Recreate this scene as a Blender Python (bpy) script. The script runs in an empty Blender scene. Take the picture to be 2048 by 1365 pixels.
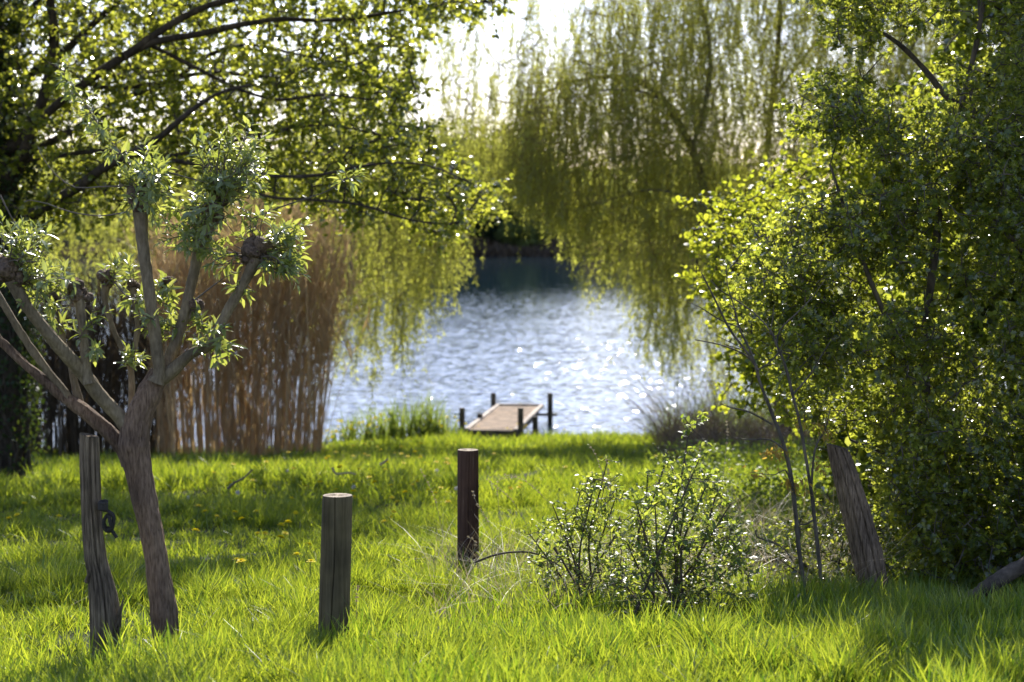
import bpy, math, random
import numpy as np
from mathutils import Vector

# ------------------------------------------------------------------ camera, light, exposure
sc = bpy.context.scene
COL = sc.collection
F = 70.0 / 36.0 * 2048.0
PITCH = math.atan((682.5 - 420.0) / F)
CAMZ = 4.6
cam = bpy.data.cameras.new("camera")
cam.lens = 70; cam.sensor_width = 36; cam.clip_start = 0.1; cam.clip_end = 5000
cam.dof.use_dof = True; cam.dof.focus_distance = 10.6; cam.dof.aperture_fstop = 3.2
camo = bpy.data.objects.new("camera", cam); COL.objects.link(camo)
camo.location = (0, 0, CAMZ); camo.rotation_euler = (math.pi / 2 - PITCH, 0, 0)
sc.camera = camo

SUN_EL, SUN_AZ = math.radians(37), math.radians(4)      # azimuth measured from +Y towards +X
w = bpy.data.worlds.new("World"); sc.world = w; w.use_nodes = True
wn = w.node_tree
bg = wn.nodes['Background']
sky = wn.nodes.new('ShaderNodeTexSky'); sky.sky_type = 'NISHITA'; sky.sun_disc = False
sky.sun_elevation = SUN_EL; sky.sun_rotation = SUN_AZ
sky.air_density = 1.0; sky.dust_density = 0.25; sky.ozone_density = 3.0; sky.altitude = 50
tint = wn.nodes.new('ShaderNodeMix'); tint.data_type = 'RGBA'; tint.blend_type = 'MULTIPLY'; tint.inputs[0].default_value = 1; tint.inputs[7].default_value = (1.14, .97, 1.06, 1)
wn.links.new(sky.outputs[0], tint.inputs[6]); wn.links.new(tint.outputs[2], bg.inputs['Color']); bg.inputs['Strength'].default_value = 0.13
sl = bpy.data.lights.new("sun", 'SUN'); sl.energy = 5.0; sl.angle = math.radians(0.5); sl.color = (1.0, 0.95, 0.86)
slo = bpy.data.objects.new("sun", sl); COL.objects.link(slo)
sd = Vector((math.cos(SUN_EL) * math.sin(SUN_AZ), math.cos(SUN_EL) * math.cos(SUN_AZ), math.sin(SUN_EL)))
slo.rotation_euler = sd.to_track_quat('Z', 'Y').to_euler(); slo.location = (5, 30, 40)
sc.view_settings.view_transform = 'Standard'; sc.view_settings.look = 'None'
sc.view_settings.exposure = 1.1; sc.view_settings.gamma = 1.0
cy = sc.cycles
cy.max_bounces = 6; cy.diffuse_bounces = 3; cy.glossy_bounces = 2; cy.transmission_bounces = 4
cy.transparent_max_bounces = 4; cy.caustics_reflective = False; cy.caustics_refractive = False
cy.use_denoising = True; cy.sample_clamp_indirect = 4.0
cy.use_adaptive_sampling = True; cy.adaptive_threshold = 0.01

# ------------------------------------------------------------------ picture point -> place
CA, SA = math.cos(PITCH), math.sin(PITCH)
def W(px, py, d):
    """point seen at photo pixel (px, py) whose world y is d; arrays allowed"""
    px = np.asarray(px, float); py = np.asarray(py, float); d = np.asarray(d, float)
    u = (px - 1024) / F; v = (682.5 - py) / F
    ry = CA + v * SA; rz = -SA + v * CA
    t = d / ry
    return np.stack(np.broadcast_arrays(u * t, d, CAMZ + rz * t), -1)

# ------------------------------------------------------------------ numbers
def vnoise(x, y, scale, seed):
    r = np.random.default_rng(seed); g = r.random((64, 64))
    fx = np.asarray(x, float) / scale; fy = np.asarray(y, float) / scale
    ix = np.floor(fx).astype(int); iy = np.floor(fy).astype(int)
    tx = fx - ix; ty = fy - iy; tx = tx * tx * (3 - 2 * tx); ty = ty * ty * (3 - 2 * ty)
    a = g[ix % 64, iy % 64]; b = g[(ix + 1) % 64, iy % 64]; c = g[ix % 64, (iy + 1) % 64]; d = g[(ix + 1) % 64, (iy + 1) % 64]
    return (a * (1 - tx) + b * tx) * (1 - ty) + (c * (1 - tx) + d * tx) * ty
def shore(x):
    x = np.asarray(x, float)
    return 39.6 - 2.6 / (1 + np.exp((x + 3.8) * 1.6)) + 0.5 * (vnoise(x + 50, x * 0, 1.7, 3) - .5)
def gz(x, y):
    x = np.asarray(x, float); y = np.asarray(y, float)
    ys = np.where(y < 60, y + (39.6 - shore(x)) * np.clip((y - 20) / 15, 0, 1) * (y < 60), y)
    z = np.interp(ys, [-30, 0, 9.6, 14.2, 24, 34, 38.4, 39.6, 42, 55, 150, 192, 199, 204, 240, 1500],
                  [4.3, 3.35, 2.46, 2.05, 1.35, .5, .16, 0, -.6, -2, -2.5, -2, 0, 1.0, 1.6, 3])
    near = np.clip((60 - y) / 20, 0, 1)
    return z + near * (0.10 * (vnoise(x + 90, y + 9, 2.3, 1) - .5) + 0.05 * (vnoise(x + 90, y + 9, .7, 2) - .5)) * np.clip((39 - y) / 4, 0.3, 1)
def G(px, py):
    """ground point seen at a pixel"""
    lo, hi = 5.0, 60.0
    for _ in range(50):
        m = (lo + hi) / 2; p = W(px, py, m)
        if p[2] > gz(p[0], m): lo = m
        else: hi = m
    p = W(px, py, lo); return np.array([p[0], lo, float(gz(p[0], lo))])
def unit(v):
    return v / np.maximum(np.linalg.norm(v, axis=-1, keepdims=True), 1e-9)
def inpoly(poly, x, y):
    c = np.zeros(len(x), bool); n = len(poly)
    for i in range(n):
        x0, y0 = poly[i]; x1, y1 = poly[(i + 1) % n]
        if y0 == y1: continue
        k = ((y0 > y) != (y1 > y)) & (x < (x1 - x0) * (y - y0) / (y1 - y0) + x0)
        c ^= k
    return c
def sample_poly(poly, n, d0, d1, r, clump=0, cs=80):
    p = np.array(poly, float); lo = p.min(0); hi = p.max(0); out = []; k = 0
    while k < n:
        q = r.random((n * 2, 2)) * (hi - lo) + lo
        q = q[inpoly(poly, q[:, 0], q[:, 1])]
        if clump and cs: q = q[r.random(len(q)) < np.clip((vnoise(q[:, 0] + 3000, q[:, 1] + 3000, cs, int(clump)) - .33) * 3.2, .04, 1)]
        out.append(q); k += len(q)
    q = np.concatenate(out)[:n]
    return W(q[:, 0], q[:, 1], d0 + (d1 - d0) * r.random(n))

# ------------------------------------------------------------------ mesh building
class MB:
    def __init__(s): s.v = []; s.f = {}; s.n = 0
    def add(s, V, Fc, m=0):
        V = np.asarray(V, float).reshape(-1, 3); Fc = np.asarray(Fc, int)
        if len(V) == 0 or len(Fc) == 0: return
        s.v.append(V); s.f.setdefault((Fc.shape[1], m), []).append(Fc + s.n); s.n += len(V)
    def build(s, name, mats, parent=None, smooth=False):
        if not isinstance(mats, (list, tuple)): mats = [mats]
        me = bpy.data.meshes.new(name)
        V = np.concatenate(s.v); me.vertices.add(len(V)); me.vertices.foreach_set('co', V.astype(np.float32).ravel())
        L = []; T = []; M = []
        for (k, m), fs in s.f.items():
            q = np.concatenate(fs); L.append(q.ravel()); T.append(np.full(len(q), k)); M.append(np.full(len(q), m))
        L = np.concatenate(L); T = np.concatenate(T); M = np.concatenate(M)
        me.loops.add(len(L)); me.loops.foreach_set('vertex_index', L.astype(np.int32))
        me.polygons.add(len(T)); me.polygons.foreach_set('loop_start', (np.cumsum(T) - T).astype(np.int32))
        me.polygons.foreach_set('loop_total', T.astype(np.int32)); me.polygons.foreach_set('material_index', M.astype(np.int32))
        if smooth: me.polygons.foreach_set('use_smooth', np.ones(len(T), bool))
        for mm in mats: me.materials.append(mm)
        me.update(calc_edges=True)
        o = bpy.data.objects.new(name, me); COL.objects.link(o)
        if parent: o.parent = parent; o.location = -parent.location
        return o
def frames(P):
    T = unit(np.gradient(P, axis=0)); N = np.zeros_like(P)
    a = np.array([1.0, 0, 0]) if abs(T[0][0]) < .8 else np.array([0, 1.0, 0])
    n = unit(a - T[0] * a.dot(T[0])); N[0] = n
    for i in range(1, len(P)):
        n = n - T[i] * n.dot(T[i]); n = n / max(np.linalg.norm(n), 1e-9); N[i] = n
    return T, N, np.cross(T, N)
def tube(mb, P, R, sides=8, m=0, rough=0.0, seed=0, cap=True, ridge=0.0, rs=(.022, .09)):
    P = np.asarray(P, float); R = np.broadcast_to(np.asarray(R, float), (len(P),))
    T, N, B = frames(P); a = np.linspace(0, 2 * math.pi, sides, endpoint=False)
    r = R[:, None] * np.ones(sides)
    if rough:
        g = np.random.default_rng(seed); r = r * (1 + rough * (g.random(r.shape) - .5) + rough * np.repeat(g.random((len(P), 1)) - .5, sides, 1))
    if ridge:
        ln = np.concatenate([[0], np.cumsum(np.linalg.norm(np.diff(P, axis=0), axis=1))])[:, None] + 5; aa = (np.arange(sides) / sides)[None]
        cir = 2 * math.pi * R.mean(); k1 = max(5, round(cir / rs[0]))
        def per(k, l, sd):   # seamless round the stem
            u = (aa * k) % k; t_ = np.clip((u - (k - 1)), 0, 1); A = vnoise(u, ln / l + 0 * u, 1.0, sd); B = vnoise(u - k + 64, ln / l + 0 * u, 1.0, sd); return A * (1 - t_) + B * t_
        q = .55 * np.abs(per(k1, rs[1], seed + 11) - .5) * 2 + .3 * per(k1 * 2, rs[1] * .4, seed + 12) + .5 * (per(3, rs[1] * 2.5, seed + 13) - .5)
        r = r + ridge * (q - .4)
    V = P[:, None] + r[..., None] * (np.cos(a)[None, :, None] * N[:, None] + np.sin(a)[None, :, None] * B[:, None])
    n = len(P); i = np.arange(n - 1)[:, None] * sides; j = np.arange(sides)[None]; k = (j + 1) % sides
    Q = np.stack([i + j, i + k, i + sides + k, i + sides + j], -1).reshape(-1, 4)
    V = V.reshape(-1, 3)
    mb.add(V, Q, m)
    if cap:
        for e, c, fl in ((0, P[0], 1), (n - 1, P[-1], 0)):
            ring = V[e * sides:(e + 1) * sides]
            VV = np.vstack([ring, c]); tri = np.stack([np.arange(sides), (np.arange(sides) + 1) % sides, np.full(sides, sides)], -1)
            mb.add(VV, tri[:, ::-1] if fl else tri, m)
def smooth_path(P, R=None, step=0.08):
    """Catmull-Rom through the control points"""
    P = np.asarray(P, float); Q = np.vstack([2 * P[0] - P[1], P, 2 * P[-1] - P[-2]])
    out = []; rr = []
    for i in range(len(P) - 1):
        p0, p1, p2, p3 = Q[i:i + 4]; n = max(2, int(np.linalg.norm(p2 - p1) / step))
        t = np.linspace(0, 1, n, endpoint=False)[:, None]
        out.append(.5 * ((2 * p1) + (p2 - p0) * t + (2 * p0 - 5 * p1 + 4 * p2 - p3) * t ** 2 + (3 * p1 - p0 - 3 * p2 + p3) * t ** 3))
        if R is not None: rr.append(R[i] + (R[i + 1] - R[i]) * t[:, 0])
    out.append(P[-1:]); O = np.concatenate(out)
    if R is None: return O
    rr.append([R[-1]]); return O, np.concatenate(rr)
def sticks(mb, A, B, r0, r1, m=0):
    """many straight three-sided twigs at once"""
    A = np.asarray(A, float); B = np.asarray(B, float); n = len(A)
    if n == 0: return
    D = unit(B - A); ref = np.where(np.abs(D[:, 2:3]) < .9, np.array([[0, 0, 1.0]]), np.array([[1.0, 0, 0]]))
    X = unit(np.cross(D, ref)); Y = np.cross(D, X)
    r0 = np.broadcast_to(r0, (n,)); r1 = np.broadcast_to(r1, (n,))
    V = np.zeros((n, 6, 3))
    for k in range(3):
        a = 2 * math.pi * k / 3; o = math.cos(a) * X + math.sin(a) * Y
        V[:, k] = A + o * r0[:, None]; V[:, 3 + k] = B + o * r1[:, None]
    b = (np.arange(n) * 6)[:, None, None]
    Q = np.array([[0, 1, 4, 3], [1, 2, 5, 4], [2, 0, 3, 5]])[None] + b
    mb.add(V, Q.reshape(-1, 4), m)
TEMPL = {
    'diamond': ([(0, 0, 0), (.45, .5, .06), (1, 0, -.05), (.45, -.5, .06)], [[0, 1, 2], [0, 2, 3]]),
    'lance': ([(0, 0, 0), (.3, .5, .05), (.3, -.5, .05), (.7, .36, -.02), (.7, -.36, -.02), (1, 0, -.16), (.5, 0, -.03)],
              [[0, 6, 1], [0, 2, 6], [1, 6, 3], [2, 4, 6], [3, 6, 5], [4, 5, 6]]),
    'round': ([(0, 0, 0), (.22, .42, .05), (.62, .5, .03), (.93, .25, -.03), (.93, -.25, -.03), (.62, -.5, .03), (.22, -.42, .05)],
              [[0, 1, 6], [1, 2, 5], [1, 5, 6], [2, 3, 4], [2, 4, 5]]),
    'lobed': ([(0, 0, 0), (.2, .14, .02), (.38, .5, .06), (.5, .2, .0), (.78, .40, .03), (.82, .12, -.02), (1, 0, -.08),
               (.82, -.12, -.02), (.78, -.40, .03), (.5, -.2, .0), (.38, -.5, .06), (.2, -.14, .02)],
              [[0, 1, 11], [1, 2, 3], [1, 3, 9], [1, 9, 11], [11, 9, 10], [3, 4, 5], [3, 5, 7], [3, 7, 9], [9, 7, 8], [5, 6, 7]]),
}
def leaves(mb, P, D, N, L, Wd, kind='diamond', m=0):
    n = len(P)
    if n == 0: return
    tv, tf = TEMPL[kind]; tv = np.array(tv); tf = np.array(tf)
    D = unit(D); Y = unit(np.cross(N, D)); Z = np.cross(D, Y)
    L = np.broadcast_to(L, (n,))[:, None, None]; Wd = np.broadcast_to(Wd, (n,))[:, None, None]
    V = P[:, None] + tv[None, :, 0:1] * L * D[:, None] + tv[None, :, 1:2] * Wd * Y[:, None] + tv[None, :, 2:3] * L * Z[:, None]
    Fc = tf[None] + (np.arange(n) * len(tv))[:, None, None]
    mb.add(V, Fc.reshape(-1, 3), m)
def rdir(r, n, up=0.0):
    v = unit(r.normal(size=(n, 3))); v[:, 2] += up; return unit(v)

def colonize(nodes, targets, r, seg=.12, wob=.06, sag=0.0, towards=None):
    """reach each target from the nearest point of the growing skeleton; returns the new paths"""
    nodes = [np.asarray(nodes, float)]; allp = nodes[0]; paths = []
    d = np.min(np.linalg.norm(targets[:, None] - allp[None, ::max(1, len(allp) // 400)], axis=2), axis=1)
    for t in targets[np.argsort(d)]:
        dd = np.linalg.norm(allp - t, axis=1)
        if towards is not None: dd = dd + towards * np.maximum(0, allp[:, 2] - t[2])
        a = allp[np.argmin(dd)]; Ld = np.linalg.norm(t - a)
        if Ld < seg * .5: continue
        n = max(3, int(Ld / seg) + 1); s = np.linspace(0, 1, n)[:, None]
        mid = (r.normal(size=3) * Ld * wob * 2); mid[2] += sag * Ld
        p = a + (t - a) * s + mid * (4 * s * (1 - s)) * .5 + r.normal(size=(n, 3)) * seg * .12 * np.sin(s * math.pi)
        paths.append(p); allp = np.vstack([allp, p[1:]])
    return paths
def clothe(mbw, mbl, paths, r, per_m, tl, nleaf, LL, WW, kind, droop=0.0, start=.25, twr=.002, flat=.6, splay=.9, mw=0, ml=0, upb=1.3):
    """twiglets with leaves along paths"""
    S = []; T = []
    for p in paths:
        seg = np.linalg.norm(np.diff(p, axis=0), axis=1); Lt = seg.sum(); n = r.poisson(max(.6, Lt * (1 - start) * per_m)) + 1
        s = start + (1 - start) * r.random(n); s[0] = 1.0
        f = s * (len(p) - 1); i = np.minimum(f.astype(int), len(p) - 2); q = p[i] + (p[i + 1] - p[i]) * (f - i)[:, None]
        S.append(q); T.append(unit(p[i + 1] - p[i]))
    S = np.concatenate(S); T = np.concatenate(T); n = len(S)
    dv = r.normal(size=(n, 3)); dv[:, 2] *= (1 - flat); dv = unit(dv) * splay + T * .6; dv[:, 2] -= droop; dv = unit(dv)
    ln = tl * (.5 + r.random(n)); E = S + dv * ln[:, None]
    if mbw is not None: sticks(mbw, S, E, twr, twr * .4, mw)
    k = np.repeat(np.arange(n), nleaf); u = r.random(len(k)) ** .8
    P = S[k] + (E - S)[k] * u[:, None]
    D = unit(dv[k] * .6 + rdir(r, len(k)) * .9 - np.array([0, 0, droop * .8]))
    N = rdir(r, len(k), upb)
    sz = .6 + .6 * r.random(len(k))
    leaves(mbl, P, D, N, LL * sz, WW * sz, kind, ml)

# ------------------------------------------------------------------ materials
def nt(name):
    m = bpy.data.materials.new(name); m.use_nodes = True; t = m.node_tree; t.nodes.clear()
    return m, t, t.nodes.new, t.links.new
def ramp(t, stops):
    n = t.nodes.new('ShaderNodeValToRGB'); e = n.color_ramp.elements
    while len(e) < len(stops): e.new(.5)
    for k, (p, c) in enumerate(stops): e[k].position = p; e[k].color = (*c, 1)
    return n
def leaf_mat(name, cols, trans, fac=.5, rough=.4, spec=.5):
    """cols: surface colours spread over leaves; trans: (tint of light let through) x2"""
    m, t, N, Lk = nt(name)
    out = N('ShaderNodeOutputMaterial'); geo = N('ShaderNodeNewGeometry')
    r1 = ramp(t, [(i / (len(cols) - 1), c) for i, c in enumerate(cols)]); Lk(geo.outputs['Random Per Island'], r1.inputs[0])
    mul = N('ShaderNodeMath'); mul.operation = 'MULTIPLY'; mul.inputs[1].default_value = 7.31
    fr = N('ShaderNodeMath'); fr.operation = 'FRACT'; Lk(geo.outputs['Random Per Island'], mul.inputs[0]); Lk(mul.outputs[0], fr.inputs[0])
    r2 = ramp(t, [(0, trans[0]), (1, trans[1])]); Lk(fr.outputs[0], r2.inputs[0])
    p = N('ShaderNodeBsdfPrincipled'); p.inputs['Roughness'].default_value = rough; p.inputs['Specular IOR Level'].default_value = spec
    Lk(r1.outputs[0], p.inputs['Base Color'])
    tr = N('ShaderNodeBsdfTranslucent'); Lk(r2.outputs[0], tr.inputs['Color'])
    mx = N('ShaderNodeMixShader'); mx.inputs[0].default_value = fac
    Lk(p.outputs[0], mx.inputs[1]); Lk(tr.outputs[0], mx.inputs[2]); Lk(mx.outputs[0], out.inputs[0])
    return m
def bark_mat(name, c0, c1, scale=(30, 30, 6), bump=.6, dist=.01, c2=None, rough=.85):
    m, t, N, Lk = nt(name)
    out = N('ShaderNodeOutputMaterial'); tc = N('ShaderNodeTexCoord'); mp = N('ShaderNodeMapping'); mp.inputs['Scale'].default_value = scale
    Lk(tc.outputs['Object'], mp.inputs[0])
    n1 = N('ShaderNodeTexNoise'); n1.inputs['Scale'].default_value = 1; n1.inputs['Detail'].default_value = 5; n1.inputs['Roughness'].default_value = .65
    Lk(mp.outputs[0], n1.inputs[0])
    st = [(.32, c0), (.68, c1)]
    if c2: st.append((.8, c2))
    r1 = ramp(t, st); Lk(n1.outputs[0], r1.inputs[0])
    n2 = N('ShaderNodeTexNoise'); n2.inputs['Scale'].default_value = 5; n2.inputs['Detail'].default_value = 3; Lk(tc.outputs['Object'], n2.inputs[0])
    r2 = ramp(t, [(.35, (.6, .6, .6)), (.65, (1.15, 1.15, 1.1))]); Lk(n2.outputs[0], r2.inputs[0])
    mx = N('ShaderNodeMix'); mx.data_type = 'RGBA'; mx.blend_type = 'MULTIPLY'; mx.inputs[0].default_value = 1
    Lk(r1.outputs[0], mx.inputs[6]); Lk(r2.outputs[0], mx.inputs[7])
    b = N('ShaderNodeBump'); b.inputs['Strength'].default_value = bump; b.inputs['Distance'].default_value = dist; Lk(n1.outputs[0], b.inputs['Height'])
    p = N('ShaderNodeBsdfPrincipled'); p.inputs['Roughness'].default_value = rough; p.inputs['Specular IOR Level'].default_value = .25
    Lk(mx.outputs[2], p.inputs['Base Color']); Lk(b.outputs[0], p.inputs['Normal']); Lk(p.outputs[0], out.inputs[0])
    return m
def plain(name, c, rough=.8):
    return bark_mat(name, tuple(x * .8 for x in c), c, (8, 8, 8), .2, .003, rough=rough)

M = {}
M['willow_bark'] = bark_mat('pollard bark', (.085, .05, .03), (.30, .20, .13), (95, 95, 14), 1.0, .012)
M['smooth_bark'] = bark_mat('smooth limb bark', (.13, .095, .055), (.27, .21, .13), (80, 80, 22), .6, .006)
M['knob'] = bark_mat('gnarled knob bark', (.06, .038, .024), (.27, .19, .13), (55, 55, 55), 1.0, .02)
M['dark_bark'] = bark_mat('dark alder bark', (.028, .02, .014), (.09, .07, .05), (20, 20, 6), .8, .02)
M['pale_bark'] = bark_mat('old willow bark', (.10, .08, .05), (.26, .22, .15), (12, 12, 4), .8, .03)
M['twig'] = plain('brown twig', (.10, .075, .05))
M['yellow_twig'] = plain('yellow willow twig', (.30, .24, .08))
M['twig_grey'] = plain('grey twig', (.16, .13, .10))
M['grey_wood'] = bark_mat('silvery weathered wood', (.05, .034, .018), (.32, .235, .15), (95, 95, 5), 1.0, .012, c2=(.48, .45, .41))
M['lean_wood'] = bark_mat('weathered brown wood', (.055, .034, .018), (.30, .21, .13), (110, 110, 8), 1.0, .012, c2=(.46, .39, .32))
M['round_wood'] = bark_mat('grey green timber', (.08, .06, .025), (.165, .125, .065), (60, 60, 2.5), .4, .003)
M['stain_wood'] = bark_mat('dark brown stained timber', (.05, .024, .014), (.10, .052, .032), (60, 60, 2.5), .4, .003, c2=(.30, .22, .16))
M['end_grain'] = bark_mat('end grain', (.24, .19, .14), (.42, .35, .27), (40, 40, 40), .5, .003)
M['deck'] = bark_mat('worn deck boards', (.16, .10, .055), (.36, .25, .155), (3, 14, 6), .4, .004, c2=(.5, .36, .22))
M['deck_edge'] = bark_mat('grey edge timber', (.30, .24, .19), (.50, .43, .35), (10, 3, 10), .4, .004)
M['pile'] = bark_mat('dark piles', (.06, .05, .035), (.16, .13, .09), (40, 40, 5), .5, .004)
M['rope'] = bark_mat('black rope', (.02, .017, .013), (.07, .06, .05), (200, 200, 200), .8, .003)
M['log'] = bark_mat('grey log', (.04, .03, .02), (.15, .115, .08), (15, 15, 15), .8, .01)
M['grass'] = leaf_mat('meadow grass', [(.03, .065, .008), (.055, .10, .012), (.10, .14, .022), (.035, .08, .010)], [(.12, .20, .010), (.58, .64, .04)], .52, .38, .5)
M['tall_grass'] = leaf_mat('tall grass', [(.04, .10, .012), (.07, .15, .018), (.11, .18, .025)], [(.12, .22, .010), (.54, .60, .04)], .52, .35, .6)
M['straw'] = leaf_mat('dry straw', [(.30, .24, .14), (.45, .38, .25), (.22, .16, .09)], [(.35, .28, .15), (.45, .36, .2)], .3, .5, .4)
M['iris'] = leaf_mat('water iris leaves', [(.04, .075, .018), (.075, .115, .03)], [(.20, .28, .04), (.34, .40, .06)], .5, .35, .5)
M['willow_leaf'] = leaf_mat('weeping willow leaves', [(.08, .10, .025), (.13, .15, .04), (.18, .19, .06)], [(.52, .54, .07), (.76, .76, .12)], .62, .28, .8)
M['alder_leaf'] = leaf_mat('alder leaves', [(.035, .06, .012), (.055, .095, .018), (.045, .08, .015)], [(.34, .38, .03), (.68, .68, .08)], .56, .24, .9)
M['pollard_leaf'] = leaf_mat('pollard willow leaves', [(.12, .16, .06), (.20, .25, .12), (.10, .14, .05)], [(.34, .40, .05), (.56, .58, .10)], .45, .25, .8)
M['haw_leaf'] = leaf_mat('hawthorn leaves', [(.03, .05, .010), (.045, .075, .016), (.07, .10, .025)], [(.24, .30, .02), (.70, .72, .08)], .52, .26, .9)
M['hazel_leaf'] = leaf_mat('hazel leaves', [(.06, .11, .015), (.09, .14, .02)], [(.42, .48, .03), (.62, .62, .05)], .6, .35, .4)
M['shrub_leaf'] = leaf_mat('shrub leaves', [(.06, .10, .025), (.10, .15, .04)], [(.24, .34, .03), (.60, .64, .08)], .52, .42, .7)
M['rush'] = leaf_mat('rush', [(.012, .03, .006), (.02, .045, .01)], [(.04, .09, .01), (.08, .14, .015)], .3, .4, .4)
M['herb'] = leaf_mat('herb leaves', [(.04, .075, .012), (.07, .11, .02)], [(.20, .28, .02), (.38, .44, .04)], .45, .5, .35)
M['ivy_leaf'] = leaf_mat('ivy leaves', [(.012, .028, .008), (.025, .045, .012)], [(.05, .09, .01), (.14, .18, .02)], .3, .5, .3)
M['dead_leaf'] = leaf_mat('withered leaves', [(.24, .15, .03), (.34, .22, .06)], [(.5, .34, .04), (.62, .44, .08)], .5, .5, .3)
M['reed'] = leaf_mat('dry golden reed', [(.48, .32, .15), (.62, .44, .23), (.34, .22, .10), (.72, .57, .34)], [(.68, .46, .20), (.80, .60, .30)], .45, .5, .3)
M['shaded_reed'] = leaf_mat('dry reed with shade in its colour', [(.07, .05, .03), (.13, .095, .055)], [(.14, .1, .05), (.18, .13, .07)], .3, .5, .3)  # left stand's shade put into a darker reed colour; far reeds reuse it
M['brush'] = leaf_mat('brown brush', [(.07, .05, .03), (.14, .10, .06)], [(.16, .11, .06), (.22, .16, .08)], .3, .6, .2)
M['far_leaf'] = leaf_mat('far pale foliage', [(.07, .10, .03), (.10, .13, .045)], [(.42, .46, .10), (.52, .54, .14)], .6, .6, .2)
M['far_dark'] = leaf_mat('far dark foliage', [(.02, .04, .015), (.035, .055, .02)], [(.06, .10, .03), (.10, .15, .03)], .4, .6, .2)
M['yellow'] = leaf_mat('dandelion yellow', [(.80, .66, .01), (.85, .72, .02)], [(.75, .62, .01), (.8, .66, .02)], .3, .6, .2)
M['stem'] = leaf_mat('flower stem', [(.08, .14, .03), (.1, .15, .04)], [(.2, .3, .05), (.2, .3, .05)], .3, .5, .3)
M['fluff'] = leaf_mat('seed head fluff', [(.6, .58, .54), (.7, .68, .64)], [(.6, .58, .55), (.7, .68, .66)], .5, .8, .1)

def ground_mat():
    m, t, N, Lk = nt('soil and moss')
    out = N('ShaderNodeOutputMaterial'); tc = N('ShaderNodeTexCoord')
    n = N('ShaderNodeTexNoise'); n.inputs['Scale'].default_value = 3; n.inputs['Detail'].default_value = 6; Lk(tc.outputs['Object'], n.inputs[0])
    r = ramp(t, [(.35, (.018, .022, .008)), (.6, (.03, .042, .012)), (.75, (.06, .05, .03))]); Lk(n.outputs[0], r.inputs[0])
    b = N('ShaderNodeBump'); b.inputs['Distance'].default_value = .03; Lk(n.outputs[0], b.inputs['Height'])
    p = N('ShaderNodeBsdfPrincipled'); p.inputs['Roughness'].default_value = .95; p.inputs['Specular IOR Level'].default_value = .1
    Lk(r.outputs[0], p.inputs['Base Color']); Lk(b.outputs[0], p.inputs['Normal']); Lk(p.outputs[0], out.inputs[0]); return m
def water_mat():
    m, t, N, Lk = nt('rippled lake water')
    out = N('ShaderNodeOutputMaterial'); tc = N('ShaderNodeTexCoord'); acc = None
    # slopes of three families of waves, summed: long, middling and small ripples
    for k, (mp_, det, amp) in enumerate((((.35, 1.5, 1), 2, .06), ((1.5, 6.5, 1), 1, .09), ((4, 13, 1), 0, .25))):
        mp = N('ShaderNodeMapping'); mp.inputs['Scale'].default_value = mp_; mp.inputs['Rotation'].default_value = (0, 0, .25); mp.inputs['Location'].default_value = (k * 7, k * 3, k)
        Lk(tc.outputs['Object'], mp.inputs[0])
        n = N('ShaderNodeTexNoise'); n.inputs['Scale'].default_value = 1; n.inputs['Detail'].default_value = det; Lk(mp.outputs[0], n.inputs[0])
        a = N('ShaderNodeVectorMath'); a.operation = 'SUBTRACT'; a.inputs[1].default_value = (.5, .5, .5); Lk(n.outputs['Color'], a.inputs[0])
        if k:       # mostly gentle, now and then a steep little facet
            q1 = N('ShaderNodeVectorMath'); q1.operation = 'MULTIPLY'; Lk(a.outputs[0], q1.inputs[0]); Lk(a.outputs[0], q1.inputs[1])
            q2 = N('ShaderNodeVectorMath'); q2.operation = 'MULTIPLY'; Lk(q1.outputs[0], q2.inputs[0]); Lk(a.outputs[0], q2.inputs[1])
            q3 = N('ShaderNodeVectorMath'); q3.operation = 'SCALE'; q3.inputs['Scale'].default_value = (0, 10, 17)[k]; Lk(q2.outputs[0], q3.inputs[0])
            q4 = N('ShaderNodeVectorMath'); q4.operation = 'ADD'; Lk(q3.outputs[0], q4.inputs[0]); Lk(a.outputs[0], q4.inputs[1]); a = q4
        b = N('ShaderNodeVectorMath'); b.operation = 'MULTIPLY'; b.inputs[1].default_value = (amp * .7, amp, 0); Lk(a.outputs[0], b.inputs[0])
        if acc is None: acc = b
        else:
            c = N('ShaderNodeVectorMath'); c.operation = 'ADD'; Lk(acc.outputs[0], c.inputs[0]); Lk(b.outputs[0], c.inputs[1]); acc = c
    # calmer water in the lee of the far shore
    sx = N('ShaderNodeSeparateXYZ'); Lk(tc.outputs['Object'], sx.inputs[0]); mr = N('ShaderNodeMapRange'); Lk(sx.outputs[1], mr.inputs[0])
    for i_, v in ((1, 60.), (2, 118.), (3, 1.), (4, .15)): mr.inputs[i_].default_value = v
    sc_ = N('ShaderNodeVectorMath'); sc_.operation = 'SCALE'; Lk(acc.outputs[0], sc_.inputs[0]); Lk(mr.outputs[0], sc_.inputs['Scale'])
    up = N('ShaderNodeVectorMath'); up.operation = 'ADD'; up.inputs[1].default_value = (0, 0, 1); Lk(sc_.outputs[0], up.inputs[0])
    no = N('ShaderNodeVectorMath'); no.operation = 'NORMALIZE'; Lk(up.outputs[0], no.inputs[0])
    m2 = N('ShaderNodeMapRange'); Lk(sx.outputs[1], m2.inputs[0])
    for i_, v in ((1, 58.), (2, 115.), (3, .09), (4, .03)): m2.inputs[i_].default_value = v
    p = N('ShaderNodeBsdfPrincipled'); Lk(m2.outputs[0], p.inputs['Roughness']); p.inputs['IOR'].default_value = 1.333
    p.inputs['Base Color'].default_value = (.014, .030, .040, 1)
    Lk(no.outputs[0], p.inputs['Normal']); Lk(p.outputs[0], out.inputs[0]); return m

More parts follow.
